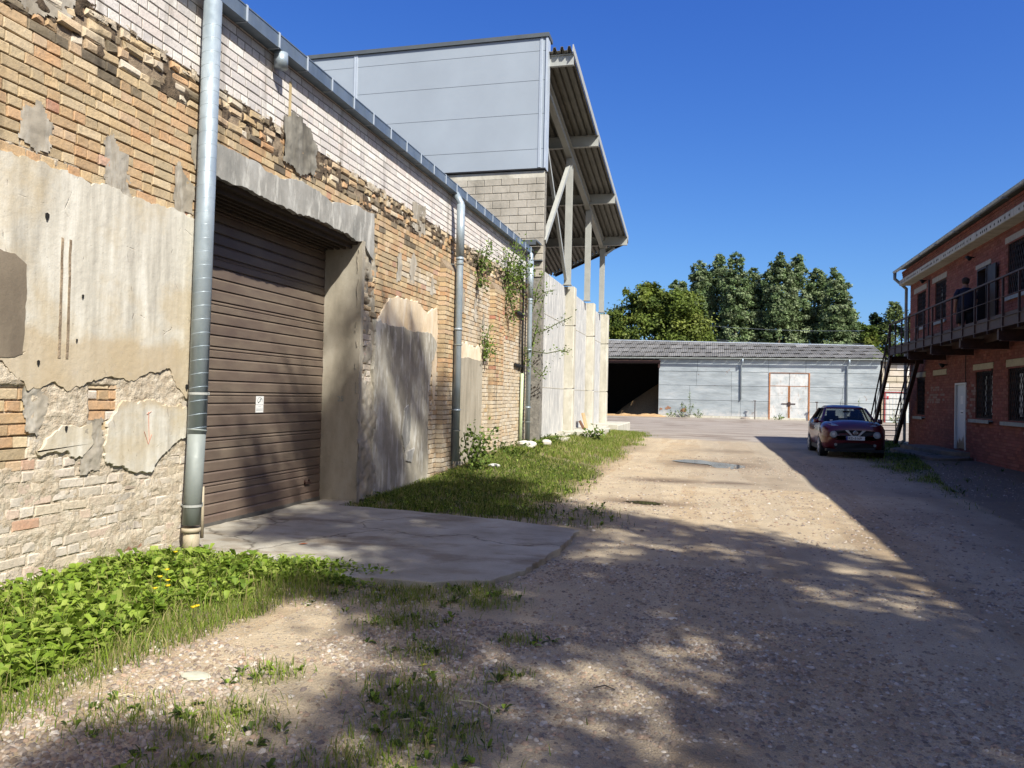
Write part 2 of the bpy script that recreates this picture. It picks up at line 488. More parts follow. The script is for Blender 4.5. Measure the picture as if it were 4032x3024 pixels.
M_['green_pipe'] = simple('pale_green_paint', S(186, 200, 160), 0.6, 0, 0.15, 20)
M_['beige'] = simple('beige_plastic', S(170, 158, 134), 0.6, 0, 0.15)

def m_leaf(name, k=1.0, trans=0.35):
    n = NT(name, 0.6, 0.25)
    a = n.attr()
    n.col(a)
    t = n.n("ShaderNodeBsdfTranslucent"); n.l(a, t.inputs[0])
    mx = n.n("ShaderNodeMixShader"); mx.inputs[0].default_value = trans
    o = n.t.nodes["Material Output"]
    n.l(n.b.outputs[0], mx.inputs[1]); n.l(t.outputs[0], mx.inputs[2]); n.l(mx.outputs[0], o.inputs[0])
    return n.m
M_['leaf'] = m_leaf('leaf')
M_['bark'] = simple('bark', S(96, 84, 70), 0.95, 0, 0.35, 12, 0.1, 0.6)
M_['stem'] = simple('plant_stem', S(84, 92, 52), 0.8)
M_['stone'] = None
def m_vc(name, rough=0.9, bump=0.0, spec=0.2):
    n = NT(name, rough, spec)
    c = n.mix(1.0, n.attr(), n.ramp(n.noise(40, 3), [(0.3, (0.8, 0.8, 0.8, 1)), (0.7, (1.15, 1.15, 1.15, 1))]), 'MULTIPLY')
    n.col(c)
    if bump: n.bump(n.noise(60, 3), bump, 0.006)
    return n.m
M_['pebble'] = m_vc('pebble', 0.85, 0.3)

# ------------------------------------------------------------------ ground
def sst(x, a, b):
    t = np.clip((np.asarray(x, float) - a) / (b - a), 0, 1); return t * t * (3 - 2 * t)
SLAB = [(-5.62, 7.02), (-5.25, 7.02), (-5.2, 6.72), (-4.4, 6.45), (-3.78, 6.30), (-3.0, 6.22), (-2.3, 6.30), (-1.85, 6.50), (-1.62, 7.0), (-1.55, 8.0), (-1.5, 9.32), (-2.6, 9.72), (-4.0, 9.98), (-5.1, 10.1), (-5.1, 10.58), (-5.62, 10.58)]
PUD1 = [(-1.0, 21.45), (-0.7, 22.0), (-0.3, 22.05), (0.1, 21.5), (0.5, 21.15), (0.83, 20.7), (0.85, 19.95), (0.5, 19.5), (0.15, 19.6), (-0.05, 20.6), (-0.5, 20.85), (-0.8, 21.1)]
PUD2 = [(-1.35, 12.62), (-1.15, 12.8), (-0.85, 12.75), (-0.68, 12.55), (-0.8, 12.42), (-1.1, 12.42)]
def gz(x, y):
    x = np.asarray(x, float); y = np.asarray(y, float)
    near = 1 - sst(y, 25, 60)
    z = -0.022 + (fbm(x * 0.7, y * 0.5, 5, 4) - 0.5) * 0.07 * near + (fbm(x * 3.5, y * 3.5, 9, 3) - 0.5) * 0.018 * near
    z = z + sst(-x, 2.4, 4.9) * sst(y, 11.0, 19.0) * (1 - sst(y, 33, 38)) * 0.26 * sst(-x, 1.8, 2.4)
    z = z + sst(-x, 3.0, 4.8) * (1 - sst(y, 5.6, 6.6)) * 0.07
    z = z + sst(x, 4.2, 7.2) * (1 - sst(y, 30, 40)) * 0.03
    ins = inpoly(x, y, [(-6, 6.9), (-5.3, 6.6), (-3.9, 6.1), (-2.2, 6.1), (-1.3, 6.9), (-1.3, 9.4), (-2.6, 9.9), (-6, 10.8)])
    z = np.where(ins, np.minimum(z, -0.02) - 0.02, z)
    for (cx, cy, rx, ry, dp) in ((0.0, 20.8, 1.7, 2.0, 0.045), (-1.0, 12.6, 0.9, 0.55, 0.05), (-0.9, 16.0, 0.9, 0.5, 0.03)):
        q = ((x - cx) / rx) ** 2 + ((y - cy) / ry) ** 2
        z = z - dp * np.exp(-q * 1.2)
    return z
M_['ground'] = None
def m_ground():
    n = NT('gravel_dirt', 0.93, 0.15)
    a = n.sep(n.attr())       # R asphalt, G vegetation soil, B damp dirt
    big = n.noise(0.55, 6, rough=0.6)
    mid = n.noise(3.2, 6, rough=0.65)
    base = n.ramp(mid, [(0.25, S(158, 144, 120)), (0.5, S(188, 168, 138)), (0.78, S(208, 190, 160))])
    base = n.mix(n.math('MULTIPLY', n.step(big, 0.45, 0.7), 0.45), base, S(182, 154, 118))
    trk = n.noise(1.0, 4, n.map((1.1, 0.06, 1)), 0.5, 0.3)
    base = n.mix(n.math('MULTIPLY', n.step(trk, 0.52, 0.64), 0.45), base, S(140, 122, 100))
    base = n.mix(n.math('MULTIPLY', n.step(trk, 0.47, 0.38), 0.35), base, S(206, 192, 166))
    base = n.mix(n.math('MULTIPLY', n.step(n.noise(1.1, 6, n.map((1, 0.5, 1), loc=(4, 9, 0)), 0.7), 0.58, 0.7), 0.4), base, S(128, 106, 82))
    v = n.n("ShaderNodeTexVoronoi"); n.l(n.pos, v.inputs["Vector"]); v.inputs["Scale"].default_value = 46
    vc = n.sep(v.outputs["Color"])
    pm = n.math('MULTIPLY', n.math('LESS_THAN', v.outputs["Distance"], 0.42), n.math('GREATER_THAN', vc[0], 0.45))
    pc = n.ramp(vc[1], [(0.0, S(124, 116, 104)), (0.35, S(164, 154, 138)), (0.6, S(180, 168, 150)), (1.0, S(198, 190, 174))])
    pm = n.math('MULTIPLY', pm, n.math('MULTIPLY', n.step(n.noise(1.4, 4), 0.35, 0.6), 0.75))
    c = n.mix(pm, base, pc)
    v2 = n.vor(95); fine = n.noise(160, 3)
    c = n.mix(1.0, c, n.ramp(fine, [(0.3, (0.72, 0.72, 0.72, 1)), (0.7, (1.2, 1.2, 1.2, 1))]), 'MULTIPLY')
    asp = n.ramp(n.noise(0.9, 6, n.map((0.35, 1.4, 1)), 0.6), [(0.3, S(128, 116, 104)), (0.55, S(158, 150, 140)), (0.75, S(172, 162, 150))])
    asp = n.mix(n.math('MULTIPLY', n.step(n.noise(0.5, 6, n.map((0.3, 2.2, 1), loc=(5, 5, 0)), 0.6), 0.56, 0.62), 0.5), asp, S(112, 92, 76))
    asp = n.mix(1.0, asp, n.ramp(n.noise(70, 3), [(0.3, (0.85, 0.85, 0.85, 1)), (0.7, (1.1, 1.1, 1.1, 1))]), 'MULTIPLY')
    gx_ = n.step(n.math('ADD', n.math('MULTIPLY', n.xyz()[0], 0.25), n.math('ADD', n.math('MULTIPLY', n.noise(0.6, 4), 0.5), 0.2)), 0.05, 0.55)
    gy_ = n.step(n.math('MULTIPLY', n.xyz()[1], 0.05), 0.75, 0.35)
    c = n.mix(n.math('MULTIPLY', n.math('MULTIPLY', gx_, gy_), 0.45), c, S(150, 143, 132))
    c = n.mix(a[0], c, asp)
    gm = n.math('MULTIPLY', a[1], n.step(n.noise(7, 6, rough=0.7), 0.3, 0.55))
    c = n.mix(n.math('MULTIPLY', gm, 0.75), c, S(84, 82, 46))
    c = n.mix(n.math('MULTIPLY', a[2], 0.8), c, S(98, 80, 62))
    n.col(c)
    h = n.math('ADD', n.math('MULTIPLY', n.math('SUBTRACT', 0.5, v.outputs["Distance"]), pm), n.math('ADD', n.math('MULTIPLY', n.noise(22, 6, rough=0.7), 0.8), n.math('MULTIPLY', v2, -0.35)))
    n.bump(n.math('MULTIPLY', h, n.math('SUBTRACT', 1.0, n.math('MULTIPLY', a[0], 0.75))), 0.9, 0.02)
    n.rgh(n.ramp(a[2], [(0.0, 0.93), (1.0, 0.6)]))
    return n.m
M_['ground'] = m_ground()
def graded(a, b, near, far_a, far_b, s0, k):
    out = list(np.arange(near[0], near[1], s0)); st = s0; x = near[1]
    while x < b: out.append(x); st *= k; x += st
    out.append(b); st = s0; x = near[0] - s0
    while x > a: out.insert(0, x); st *= k; x -= st
    out.insert(0, a); return np.array(out)
gx = graded(-400, 400, (-5.4, 3.4), 0, 0, 0.065, 1.07)
gy = graded(-120, 700, (2.0, 10.6), 0, 0, 0.065, 1.038)
GX, GY = np.meshgrid(gx, gy, indexing='ij')
GZ = gz(GX, GY)
def veg_w(x, y):
    w = 0.0
    nz = (fbm(x * 1.1, y * 1.1, 41, 4) - 0.5) * 1.5
    a = sst(-x - 3.0 + nz * 0.45 - 0.02 * (y - 3), 0.0, 0.35) * (1 - sst(y, 6.4, 6.9))
    b = sst(-x - 1.7 + nz * 0.7 - 0.03 * (y - 10), 0.0, 0.7) * sst(y - 0.28 * (x + 5.1) * 0 + nz * 0.1, 9.95, 10.2) * (1 - sst(y, 36, 39))
    c = sst(x - 3.9 + nz * 0.7, 0, 0.7) * (1 - sst(x, 6.6, 7.2)) * sst(y, 9.0, 11.0) * (1 - sst(y, 36, 40))
    c = np.maximum(c, sst(x, 5.0, 6.0) * sst(y, 27, 31) * (1 - sst(y, 36, 39)))
    dk = inpoly(x, y, DARKA)
    c = np.where(dk, c * 0.15, c)
    p = 0
    for (cx, cy, r) in ((-2.06, 5.17, .28), (-1.69, 4.6, .22), (-1.5, 3.95, .3), (-3.1, 5.75, .3), (-1.3, 3.5, .35), (-2.3, 3.3, .3), (-1.45, 3.1, .3), (-1.67, 5.85, .25), (-2.35, 5.9, .45), (-1.85, 6.12, .3), (-2.4, 3.95, .18), (-2.1, 2.8, .3), (-2.75, 3.25, .25), (-1.0, 3.0, .2), (-1.1, 4.4, .12), (-1.2, 5.0, .14)):
        p = np.maximum(p, np.exp(-(((x - cx) ** 2 + (y - cy) ** 2) / r ** 2)) * 0.9)
    p = np.maximum(p, sst(-x - 0.8 + nz * 0.6, 0, 0.8) * sst(y, 9.2, 9.7) * (1 - sst(y, 10.6, 12)) * 0.6)
    ins = inpoly(x, y, SLAB)
    return np.where(ins, 0, np.clip(np.maximum(np.maximum(a, b), np.maximum(c, p)), 0, 1))
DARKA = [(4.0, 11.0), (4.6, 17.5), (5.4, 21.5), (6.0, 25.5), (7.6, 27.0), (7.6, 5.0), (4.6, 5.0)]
W_a = sst(GY + (fbm(GX * 0.8, GY * 0.8, 77, 4) - 0.5) * 2.4, 32.4, 33.2)
W_g = veg_w(GX, GY)
W_b = np.clip(sst(fbm(GX * 0.8, GY * 0.35, 88, 4), 0.55, 0.8) * 0.5, 0, 1)
for (cx, cy, rx, ry) in ((0.0, 20.8, 1.35, 1.35), (-1.0, 12.62, 0.75, 0.42), (-0.9, 16.0, 0.8, 0.5), (0.35, 15.9, 0.6, 0.3)):
    W_b = np.maximum(W_b, np.exp(-(((GX - cx) / rx) ** 2 + ((GY - cy) / ry) ** 2) ** 1.5))
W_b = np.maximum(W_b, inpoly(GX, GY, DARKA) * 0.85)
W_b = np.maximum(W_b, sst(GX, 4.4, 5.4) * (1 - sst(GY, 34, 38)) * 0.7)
nx, ny = GX.shape
idx = (np.arange(nx - 1)[:, None] * ny + np.arange(ny - 1)[None, :]).ravel()
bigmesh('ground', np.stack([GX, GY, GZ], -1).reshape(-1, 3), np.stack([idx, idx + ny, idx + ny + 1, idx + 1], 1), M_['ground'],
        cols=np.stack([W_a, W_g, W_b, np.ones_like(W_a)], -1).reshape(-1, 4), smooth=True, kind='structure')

FG = Frame((0, 0, 0), (1, 0, 0), (0, 1, 0), (0, 0, 1))
def m_slab():
    n = NT('apron_concrete', 0.9, 0.15)
    c = n.ramp(n.noise(1.4, 6, rough=0.6), [(0.3, S(152, 146, 132)), (0.55, S(176, 170, 156)), (0.75, S(192, 187, 174))])
    c = n.mix(n.math('MULTIPLY', n.step(n.noise(2.4, 6, n.map((0.6, 1.6, 1), loc=(2, 1, 0)), 0.65), 0.54, 0.66), 0.6), c, S(138, 122, 98))
    c = n.mix(n.math('MULTIPLY', n.step(n.noise(90, 3), 0.55, 0.75), 0.35), c, S(96, 88, 76))
    wv = n.n("ShaderNodeVectorMath"); wv.operation = 'ADD'; cn = n.n("ShaderNodeTexNoise"); cn.inputs["Scale"].default_value = 1.6; n.l(n.pos, cn.inputs["Vector"]); cn.inputs["Detail"].default_value = 6
    n.l(n.pos, wv.inputs[0]); n.l(cn.outputs["Color"], wv.inputs[1])
    ck = n.ramp(n.vor(0.42, wv.outputs[0], 'DISTANCE_TO_EDGE'), [(0.0, 1.0), (0.012, 0.0)])
    c = n.mix(n.math('MULTIPLY', ck, 0.7), c, S(84, 76, 64))
    so_ = n.step(n.noise(0.8, 6, n.map((1, 1.6, 1), loc=(1.7, 0, 0)), 0.68), 0.52, 0.62)
    c = n.mix(n.math('MULTIPLY', so_, 0.55), c, S(120, 104, 84))
    n.col(c); n.bump(n.math('SUBTRACT', n.math('ADD', n.noise(10, 5), n.math('MULTIPLY', n.noise(80, 3), 0.6)), ck), 0.6, 0.01)
    return n.m
mb = MB(); plate(mb, FG, jag(SLAB, 0.07, 0.1, 3, 2.5), -0.12, 0.006, 0.006)
mb.build('concrete_pavement', m_slab(), kind='structure')
n = NT('puddle_water', 0.03, 0.6); n.col(S(70, 62, 52)); n.b.inputs["IOR"].default_value = 1.33
n.bump(n.noise(7, 2), 0.02, 0.004)
for pl in (PUD1, PUD2):
    mb = MB(); q = jag(pl, 0.05, 0.08, 8, 3.0); mb.add([(a, b, -0.040 if pl is PUD1 else -0.052) for a, b in q], [tuple(range(len(q)))])
    mb.build('water', n.m, kind='structure')

# ------------------------------------------------------------------ old warehouse (left)
WH = thing('brick_warehouse', (-5.1, 6.0, 0), 'old yellow brick warehouse with white brick top, patched plaster and brown roller door', 'building')
END = 21.55
mb = MB()
for a in ((-3.0, 6.95, -0.3, 5.72), (6.95, 10.6, 3.86, 5.72), (10.6, END, -0.3, 5.72)):
    fbox(mb, FL, a[0], a[1], a[2], a[3], -0.5, -0.022)
mb.box(-17, -5.6, END - 0.3, END - 0.001, -0.3, 6.2)
mb.box(-17, -16.6, -3, END - 0.3, -0.3, 6.6)
mb.box(-16.6, -5.602, -3, -2.7, -0.3, 5.9)
mb.build('wall', M_['mortar'], WH)
mb = MB()
mb.add([(-4.99, -3, 5.74), (-4.99, END + 0.05, 5.74), (-17.2, END + 0.05, 7.0), (-17.2, -3, 7.0), (-4.99, -3, 5.79), (-4.99, END + 0.05, 5.79), (-17.2, END + 0.05, 7.05), (-17.2, -3, 7.05)],
       [(3, 2, 1, 0), (4, 5, 6, 7), (0, 1, 5, 4), (1, 2, 6, 5), (2, 3, 7, 6), (3, 0, 4, 7)])
mb.build('roof', simple('roofing_felt', S(40, 44, 52), 0.8), WH)

PL2 = [(11.12, -0.1), (11.1, 2.73), (11.3, 2.75), (11.59, 2.69), (12.2, 2.71), (12.87, 2.71), (13.61, 2.72), (13.90, 2.55), (13.8, 2.34), (13.65, 2.19), (13.61, 1.95), (13.54, 1.61), (13.49, 0.93), (13.6, 0.47), (13.5, -0.1)]
CREAM = [(11.2, 2.68), (11.57, 3.07), (11.78, 3.19), (12.84, 3.25), (13.4, 3.1), (13.95, 3.27), (13.98, 2.7), (13.95, 1.9), (13.9, 1.3), (13.75, 1.8), (13.7, 2.4), (13.6, 2.6)]
PL3 = [(15.12, 0.0), (15.15, 2.35), (15.88, 2.42), (17.0, 2.38), (16.98, 1.39), (16.93, 0.0)]
CREAM3 = [(15.05, 2.34), (15.1, 2.6), (15.7, 2.72), (16.4, 2.66), (17.05, 2.72), (17.08, 2.36)]
PIL = [(14.1, 14.85, 4.12), (17.6, 18.5, 4.2)]
YEL = [S(206, 172, 118), S(200, 160, 106), S(212, 182, 130), S(194, 154, 102), S(206, 154, 98), S(188, 162, 118), S(216, 190, 146), S(192, 168, 124), S(208, 158, 104), S(180, 154, 110), S(210, 174, 132)]
RED = [S(196, 142, 110), S(190, 120, 88), S(206, 160, 132)]
PALE = [S(212, 198, 180), S(216, 205, 190), S(208, 190, 168), S(220, 209, 194), S(212, 186, 166), S(206, 196, 182), S(214, 198, 172), S(218, 204, 188)]
PALEY = [S(212, 192, 158), S(218, 204, 178), S(208, 178, 138), S(222, 210, 188), S(204, 188, 164), S(216, 196, 164)]
WHT = [S(224, 218, 212), S(230, 224, 218), S(216, 210, 206), S(222, 212, 206), S(208, 203, 200), S(232, 228, 222)]
SOOT = [S(66, 58, 48), S(120, 104, 78), S(96, 84, 64)]
nzv = lambda u, v, s=0, f=1.0: float(fbm(np.array([u * f]), np.array([v * f]), s, 3)[0])
def style(u, z):
    if 6.9 < u < 10.62 and z < 4.05: return None
    if z > 4.78: return 'white'
    if z > 4.46: return 'broken'
    if u < 6.95:
        if 1.78 < z < 3.27: return None
        if z >= 3.27: return 'yellow'
        if u < 4.95 and 0.98 < z < 1.62: return 'yellow'
        if 5.45 < u < 5.8 and 1.2 < z < 1.68: return 'yellow'
        return 'pale'
    if 10.6 <= u < 11.15:
        return 'broken' if (z > 2.5 or u < 10.85) and z > 1.5 else ('pale' if z > 0.2 else None)
    if inpoly(np.array(u), np.array(z), PL2): return None
    if inpoly(np.array(u), np.array(z), PL3): return None
    t = nzv(u, z, 61, 0.8) + (2.6 - z) * 0.16 + (u - 14) * 0.03
    if t > 0.52: return 'paley'
    return 'yellow'
def brick_col(st, rng, u, z):
    if st == 'white': c = rng.choice(WHT)
    elif st == 'pale': c = rng.choice(PALE) if rng.random() > 0.03 else rng.choice(RED)
    elif st == 'paley': c = rng.choice(PALEY)
    elif st == 'broken': c = rng.choice(SOOT) if rng.random() < 0.30 else rng.choice(YEL + PALEY)
    else:
        c = rng.choice(YEL) if rng.random() > 0.035 else rng.choice(RED)
        if z > 4.1 and rng.random() < 0.15: c = rng.choice(SOOT)
    k = rng.uniform(0.9, 1.08)
    if st != 'white':
        g = 0.3 * c[0] + 0.6 * c[1] + 0.1 * c[2]; c = tuple(x * 0.82 + g * 0.18 for x in c[:3])
    return (c[0] * k, c[1] * k, c[2] * k, 1)
rng = random.Random(21)
recs = {'brick': [], 'silicate_brick': []}
def course(z0, h, L, Hd, gap, kind):
    u = 3.2 - rng.uniform(0, L)
    while u < END:
        w = L if (kind == 'white' and course.i % 3) or (kind != 'white' and rng.random() < 0.45) else Hd
        if kind == 'white' and not course.i % 3: w = Hd
        a, b = u, min(u + w, END)
        u += w + gap
        st = style((a + b) / 2, z0 + h / 2)
        if st is None or b - a < 0.04: continue
        cut_ = False
        for (p0, p1, pt) in PIL:
            if z0 < pt - 0.05 and b > p0 and a < p1:
                if a < p0 - 0.02: b = p0
                elif b > p1 + 0.02: a = p1
                else: cut_ = True
        if cut_ or b - a < 0.03: continue
        if (st == 'white') != (kind == 'white') and not (st == 'broken'): continue
        if kind == 'white' and st != 'white': continue
        # clip at the doorway
        if a < 6.95 < b and z0 < 3.9: b = 6.95
        if a < 10.6 < b and z0 < 3.9: a = 10.6
        recs['silicate_brick' if st == 'white' else 'brick'].append((a, b, z0, z0 + h, st))
course.i = 0
z = -0.06
while z < 4.74:
    course(z, 0.0785, 0.249, 0.120, 0.012, 'y'); z += 0.0915; course.i += 1
for (p0, p1, pt) in PIL:
    z = -0.06; k_ = 0
    while z + 0.08 < pt - 0.02:
        n_b = (3 if k_ % 2 else 6) if p1 - p0 < 0.8 else (4 if k_ % 2 else 7)
        w_ = (p1 - p0) / n_b
        for q in range(n_b): recs['brick'].append((p0 + q * w_ + 0.006, p0 + (q + 1) * w_ - 0.006, z, z + 0.0765, 'yellow' if z > 1.8 else 'paley'))
        z += 0.0915; k_ += 1
course.i = 0; z = 4.79
while z < 5.60:
    course(z, min(0.0875, 5.69 - z), 0.267, 0.128, 0.012, 'white'); z += 0.0995; course.i += 1
def do_brick(mb, r):
    a, b, z0, z1, st = r
    col = brick_col(st, rng, (a + b) / 2, z0)
    proud = 0.12 if any(p0 < (a + b) / 2 < p1 and z0 < pt - 0.05 for (p0, p1, pt) in PIL) else 0.0
    if st == 'broken':
        if rng.random() < 0.20: return False
        d = rng.uniform(-0.014, 0.018) if z0 > 4.4 else rng.uniform(-0.02, 0.008)
        fbrick(mb, FL, a, b, z0, z1, -0.05, d, rng, col, 0.012, 0.010, 0.007)
    elif st == 'white': fbrick(mb, FL, a, b, z0, z1, -0.03, rng.uniform(-0.001, 0.002), rng, col, 0.004, 0.0015)
    elif st == 'pale': fbrick(mb, FL, a, b, z0, z1, -0.03, rng.uniform(-0.006, 0.001), rng, col, 0.006, 0.006, 0.002)
    else: fbrick(mb, FL, a, b, z0, z1, -0.03, proud + rng.uniform(-0.005, 0.003), rng, col, 0.0035, 0.0035, 0.002)
    return True
for nm, L in recs.items():
    L.sort(key=lambda r: (r[0] < 4.3, r[0] - (0.8 if r[2] > 2 else 0)))
    mat = M_['brick'] if nm == 'brick' else M_['white_brick']
    for r in L[:300]:
        mb = MB()
        if do_brick(mb, r): mb.build(nm, mat, WH)
    mb = MB()
    for r in L[300:]: do_brick(mb, r)
    mb.build(nm, mat, WH, kind='stuff')
mb = MB(); fbox(mb, FL, -3, END - 0.01, 4.80, 5.69, -0.0215, -0.006); mb.build('mortar_bed', simple('grey_mortar', S(116, 110, 103), .9, 0, .15, 9), WH)
# pilaster cores and sloped caps
for (a, b, t) in PIL:
    mb = MB(); fbox(mb, FL, a + 0.01, b - 0.01, -0.2, t - 0.06, -0.02, 0.105)
    mb.add([FL.p(a, t - 0.07, 0.11), FL.p(b, t - 0.07, 0.11), FL.p(b, t - 0.03, 0.10), FL.p(b, t + 0.12, 0.0), FL.p(a, t + 0.12, 0.0), FL.p(a, t - 0.03, 0.10), FL.p(a, t - 0.07, -0.01), FL.p(b, t - 0.07, -0.01)],
           [(0, 1, 2, 5), (5, 2, 3, 4), (0, 5, 4, 6), (1, 7, 3, 2)])
    mb.build('pilaster', M_['mortar'], WH)

def pl(name, pts, d1, mat, amp=0.03, step=0.05, seed=1, freq=6, bev=0.006, d0=-0.02):
    mb = MB(); plate(mb, FL, jag(pts, amp, step, seed, freq), d0, d1, bev); return mb.build(name, M_[mat], WH)
pl('plaster', [(-3, 1.9), (-3, 3.32), (4.57, 3.31), (5.6, 3.33), (6.93, 3.33), (6.94, 1.42), (6.72, 1.50), (6.57, 1.66), (6.47, 1.79), (6.21, 1.77), (5.99, 1.66), (5.73, 1.68), (5.51, 1.66), (5.22, 1.54), (5.09, 1.62), (4.85, 1.57), (4.62, 1.75), (4.3, 1.8)], 0.022, 'plaster', 0.05, 0.025, 4, 7)
pl('plaster', [(4.95, 1.08), (5.06, 1.2), (5.2, 1.28), (5.36, 1.26), (5.5, 1.28), (5.52, 1.1), (5.42, 1.02), (5.24, 1.06)], 0.020, 'plaster', 0.05, 0.022, 6, 9)
pl('plaster', [(5.66, 0.99), (5.66, 1.3), (5.8, 1.46), (6.1, 1.5), (6.5, 1.44), (6.93, 1.42), (6.93, 1.15), (6.63, 1.13), (6.42, 0.98), (6.2, 0.82), (5.94, 0.86), (5.8, 0.9)], 0.024, 'plaster', 0.05, 0.022, 8, 8)
for i, q in enumerate(([(5.42, 0.86), (5.36, 1.1), (5.46, 1.34), (5.64, 1.32), (5.68, 1.05), (5.62, 0.9)], [(4.82, 1.26), (4.80, 1.56), (4.9, 1.64), (5.05, 1.58), (5.07, 1.34), (4.95, 1.22)])):
    rough_sheet('cement_patch', FL, jag(q, 0.05, 0.02, 9 + i, 9), 0.012, lambda u, v: 0.012 + 0.03 * (fbm(u * 12, v * 12, 12) - 0.42) + 0.006 * (fbm(u * 60, v * 60, 4, 2) - .5), M_['cement_patch'], WH)
pl('cement_patch', [(2.5, 1.80), (2.5, 2.60), (4.55, 2.60), (4.70, 2.59), (4.80, 2.52), (4.81, 2.3), (4.80, 1.84), (4.7, 1.80)], 0.027, 'cement_dark', 0.02, 0.03, 11)
for i, q in enumerate(([(4.72, 3.42), (4.74, 3.75), (4.86, 3.80), (5.02, 3.72), (5.02, 3.5), (4.9, 3.38)], [(5.56, 3.30), (5.54, 3.80), (5.66, 3.86), (5.78, 3.76), (5.88, 3.70), (5.86, 3.30)],
                       [(6.46, 3.32), (6.46, 3.78), (6.56, 3.84), (6.62, 3.72), (6.78, 3.70), (6.78, 3.32)], [(6.72, 3.85), (6.66, 4.16), (6.95, 4.18), (6.98, 3.85)],
                       [(3.2, 4.55), (4.5, 4.52), (4.8, 4.46), (5.02, 4.55), (5.16, 4.52), (5.2, 4.80), (5.0, 5.1), (3.2, 5.3)],
                       [(12.6, 4.48), (12.58, 4.96), (13.25, 5.02), (13.26, 4.52), (13.0, 4.42)],
                       [(11.95, 3.42), (12.0, 3.95), (12.2, 4.0), (12.2, 3.5)], [(12.55, 3.5), (12.5, 3.9), (12.72, 4.1), (12.9, 3.95), (12.8, 3.55)],
                       [(13.55, 3.4), (13.6, 3.8), (13.8, 3.8), (13.78, 3.45)], [(15.4, 3.3), (15.45, 3.85), (15.7, 3.85), (15.68, 3.35)], [(16.3, 3.2), (16.3, 3.75), (16.55, 3.8), (16.6, 3.25)],
                       [(16.95, 3.1), (16.98, 3.5), (17.2, 3.45), (17.18, 3.05)])):
    poly = jag(q, 0.06, 0.04, 30 + i, 9)
    rough_sheet('cement_patch', FL, poly, 0.018 if i < 5 else 0.03, lambda u, v: 0.004 + 0.026 * (fbm(u * 9, v * 9, 12) - 0.42) + 0.005 * (fbm(u * 50, v * 50, 4, 2) - .5), M_['cement_patch'], WH, cut=lambda u, v, h: h > -0.004)
# broken corbel / weather board where the cornice was hacked off
rough_sheet('cement_patch', FL, jag([(8.42, 4.40), (8.40, 4.98), (8.62, 5.06), (8.98, 5.02), (9.22, 4.75), (9.18, 4.45), (8.8, 4.33)], 0.07, 0.03, 55, 8), 0.02,
            lambda u, v: 0.012 + 0.03 * (np.abs(np.sin((u - 8.4) * 7)) ** 0.5) * (fbm(u * 5, v * 2, 3) + .2) + .03 * (fbm(u * 9, v * 9, 6) - .5), M_['weather_cement'], WH)
rough_sheet('mortar_crust', FL, [(3.2, 4.40), (END, 4.40), (END, 4.84), (3.2, 4.84)], 0.022,
            lambda u, v: -0.018 + 0.070 * (fbm(u * 8, v * 11, 15, 5) - 0.40), M_['mortar_dark'], WH, cut=lambda u, v, h: h > -0.012, kind='stuff')
rough_sheet('mortar_crust', FL, [(3.2, 4.70), (END, 4.70), (END, 4.83), (3.2, 4.83)], 0.022,
            lambda u, v: -0.014 + 0.06 * (fbm(u * 7, v * 16, 19, 5) - 0.36), M_['mortar_white'], WH, cut=lambda u, v, h: h > -0.004, kind='stuff')
# eroded base of the near wall: mortar smears between and over the bricks
rough_sheet('mortar_crust', FL, [(3.0, -0.1), (6.9, -0.1), (6.9, 1.78), (3.0, 1.85)], 0.014,
            lambda u, v: -0.005 + 0.034 * (fbm(u * 5.5, v * 9, 71, 5) - 0.46) + 0.012 * (fbm(u * 40, v * 40, 5, 2) - .5) + 0.012 * sst(v, 1.0, 1.4) - 0.03 * (((u < 4.9) & (v > 0.98) & (v < 1.6)) | ((u > 5.47) & (u < 5.78) & (v > 1.24) & (v < 1.62))),
            M_['mortar_white'], WH, kind='stuff')
rough_sheet('mortar_crust', FL, [(3.0, 3.2), (6.9, 3.2), (6.9, 3.42), (3.0, 3.44)], 0.018,
            lambda u, v: -0.02 + 0.07 * (fbm(u * 7, v * 9, 73, 5) - 0.4), M_['mortar_white'], WH, kind='stuff')
rough_sheet('mortar_crust', FL, [(10.55, 0.0), (11.25, 0.0), (11.25, 3.9), (10.55, 3.9)], 0.02,
            lambda u, v: -0.02 + 0.08 * (fbm(u * 7, v * 7, 75, 5) - 0.34) + 0.05 * (1 - sst(v, 1.2, 2.0)), M_['cement'], WH)
rough_sheet('mortar_crust', FL, [(15.0, 2.2), (END, 2.2), (END, 3.3), (15.0, 2.9)], 0.035,
            lambda u, v: -0.022 + 0.05 * (fbm(u * 4, v * 6, 79, 4) - 0.42), M_['mortar_white'], WH, kind='stuff')
rough_sheet('mortar_crust', FL, [(17.0, 0.1), (END, 0.1), (END, 2.3), (17.0, 2.3)], 0.035,
            lambda u, v: -0.022 + 0.05 * (fbm(u * 4, v * 6, 79, 4) - 0.44), M_['mortar_white'], WH, kind='stuff')
pl('plaster', PL2, 0.045, 'cement_pale', 0.07, 0.06, 14, 5)
pl('plaster', CREAM, 0.020, 'cream', 0.06, 0.04, 15, 6)
pl('plaster', PL3, 0.030, 'cement', 0.03, 0.06, 16)
pl('plaster', CREAM3, 0.018, 'cream', 0.08, 0.05, 17)
pl('plaster', [(12.25, 0.9), (12.35, 1.35), (12.5, 1.42), (12.62, 1.2), (12.6, 0.8), (12.4, 0.62)], 0.065, 'lintel', 0.02, 0.04, 18)
pl('plaster', [(12.45, 0.45), (12.5, 0.62), (12.85, 0.66), (12.7, 0.42)], 0.065, 'lintel', 0.02, 0.04, 19)
mb = MB(); fbox(mb, FL, 14.62, 14.76, 0.4, 3.36, 0.118, 0.135); mb.build('cement_strip', M_['mortar_grey'], WH)
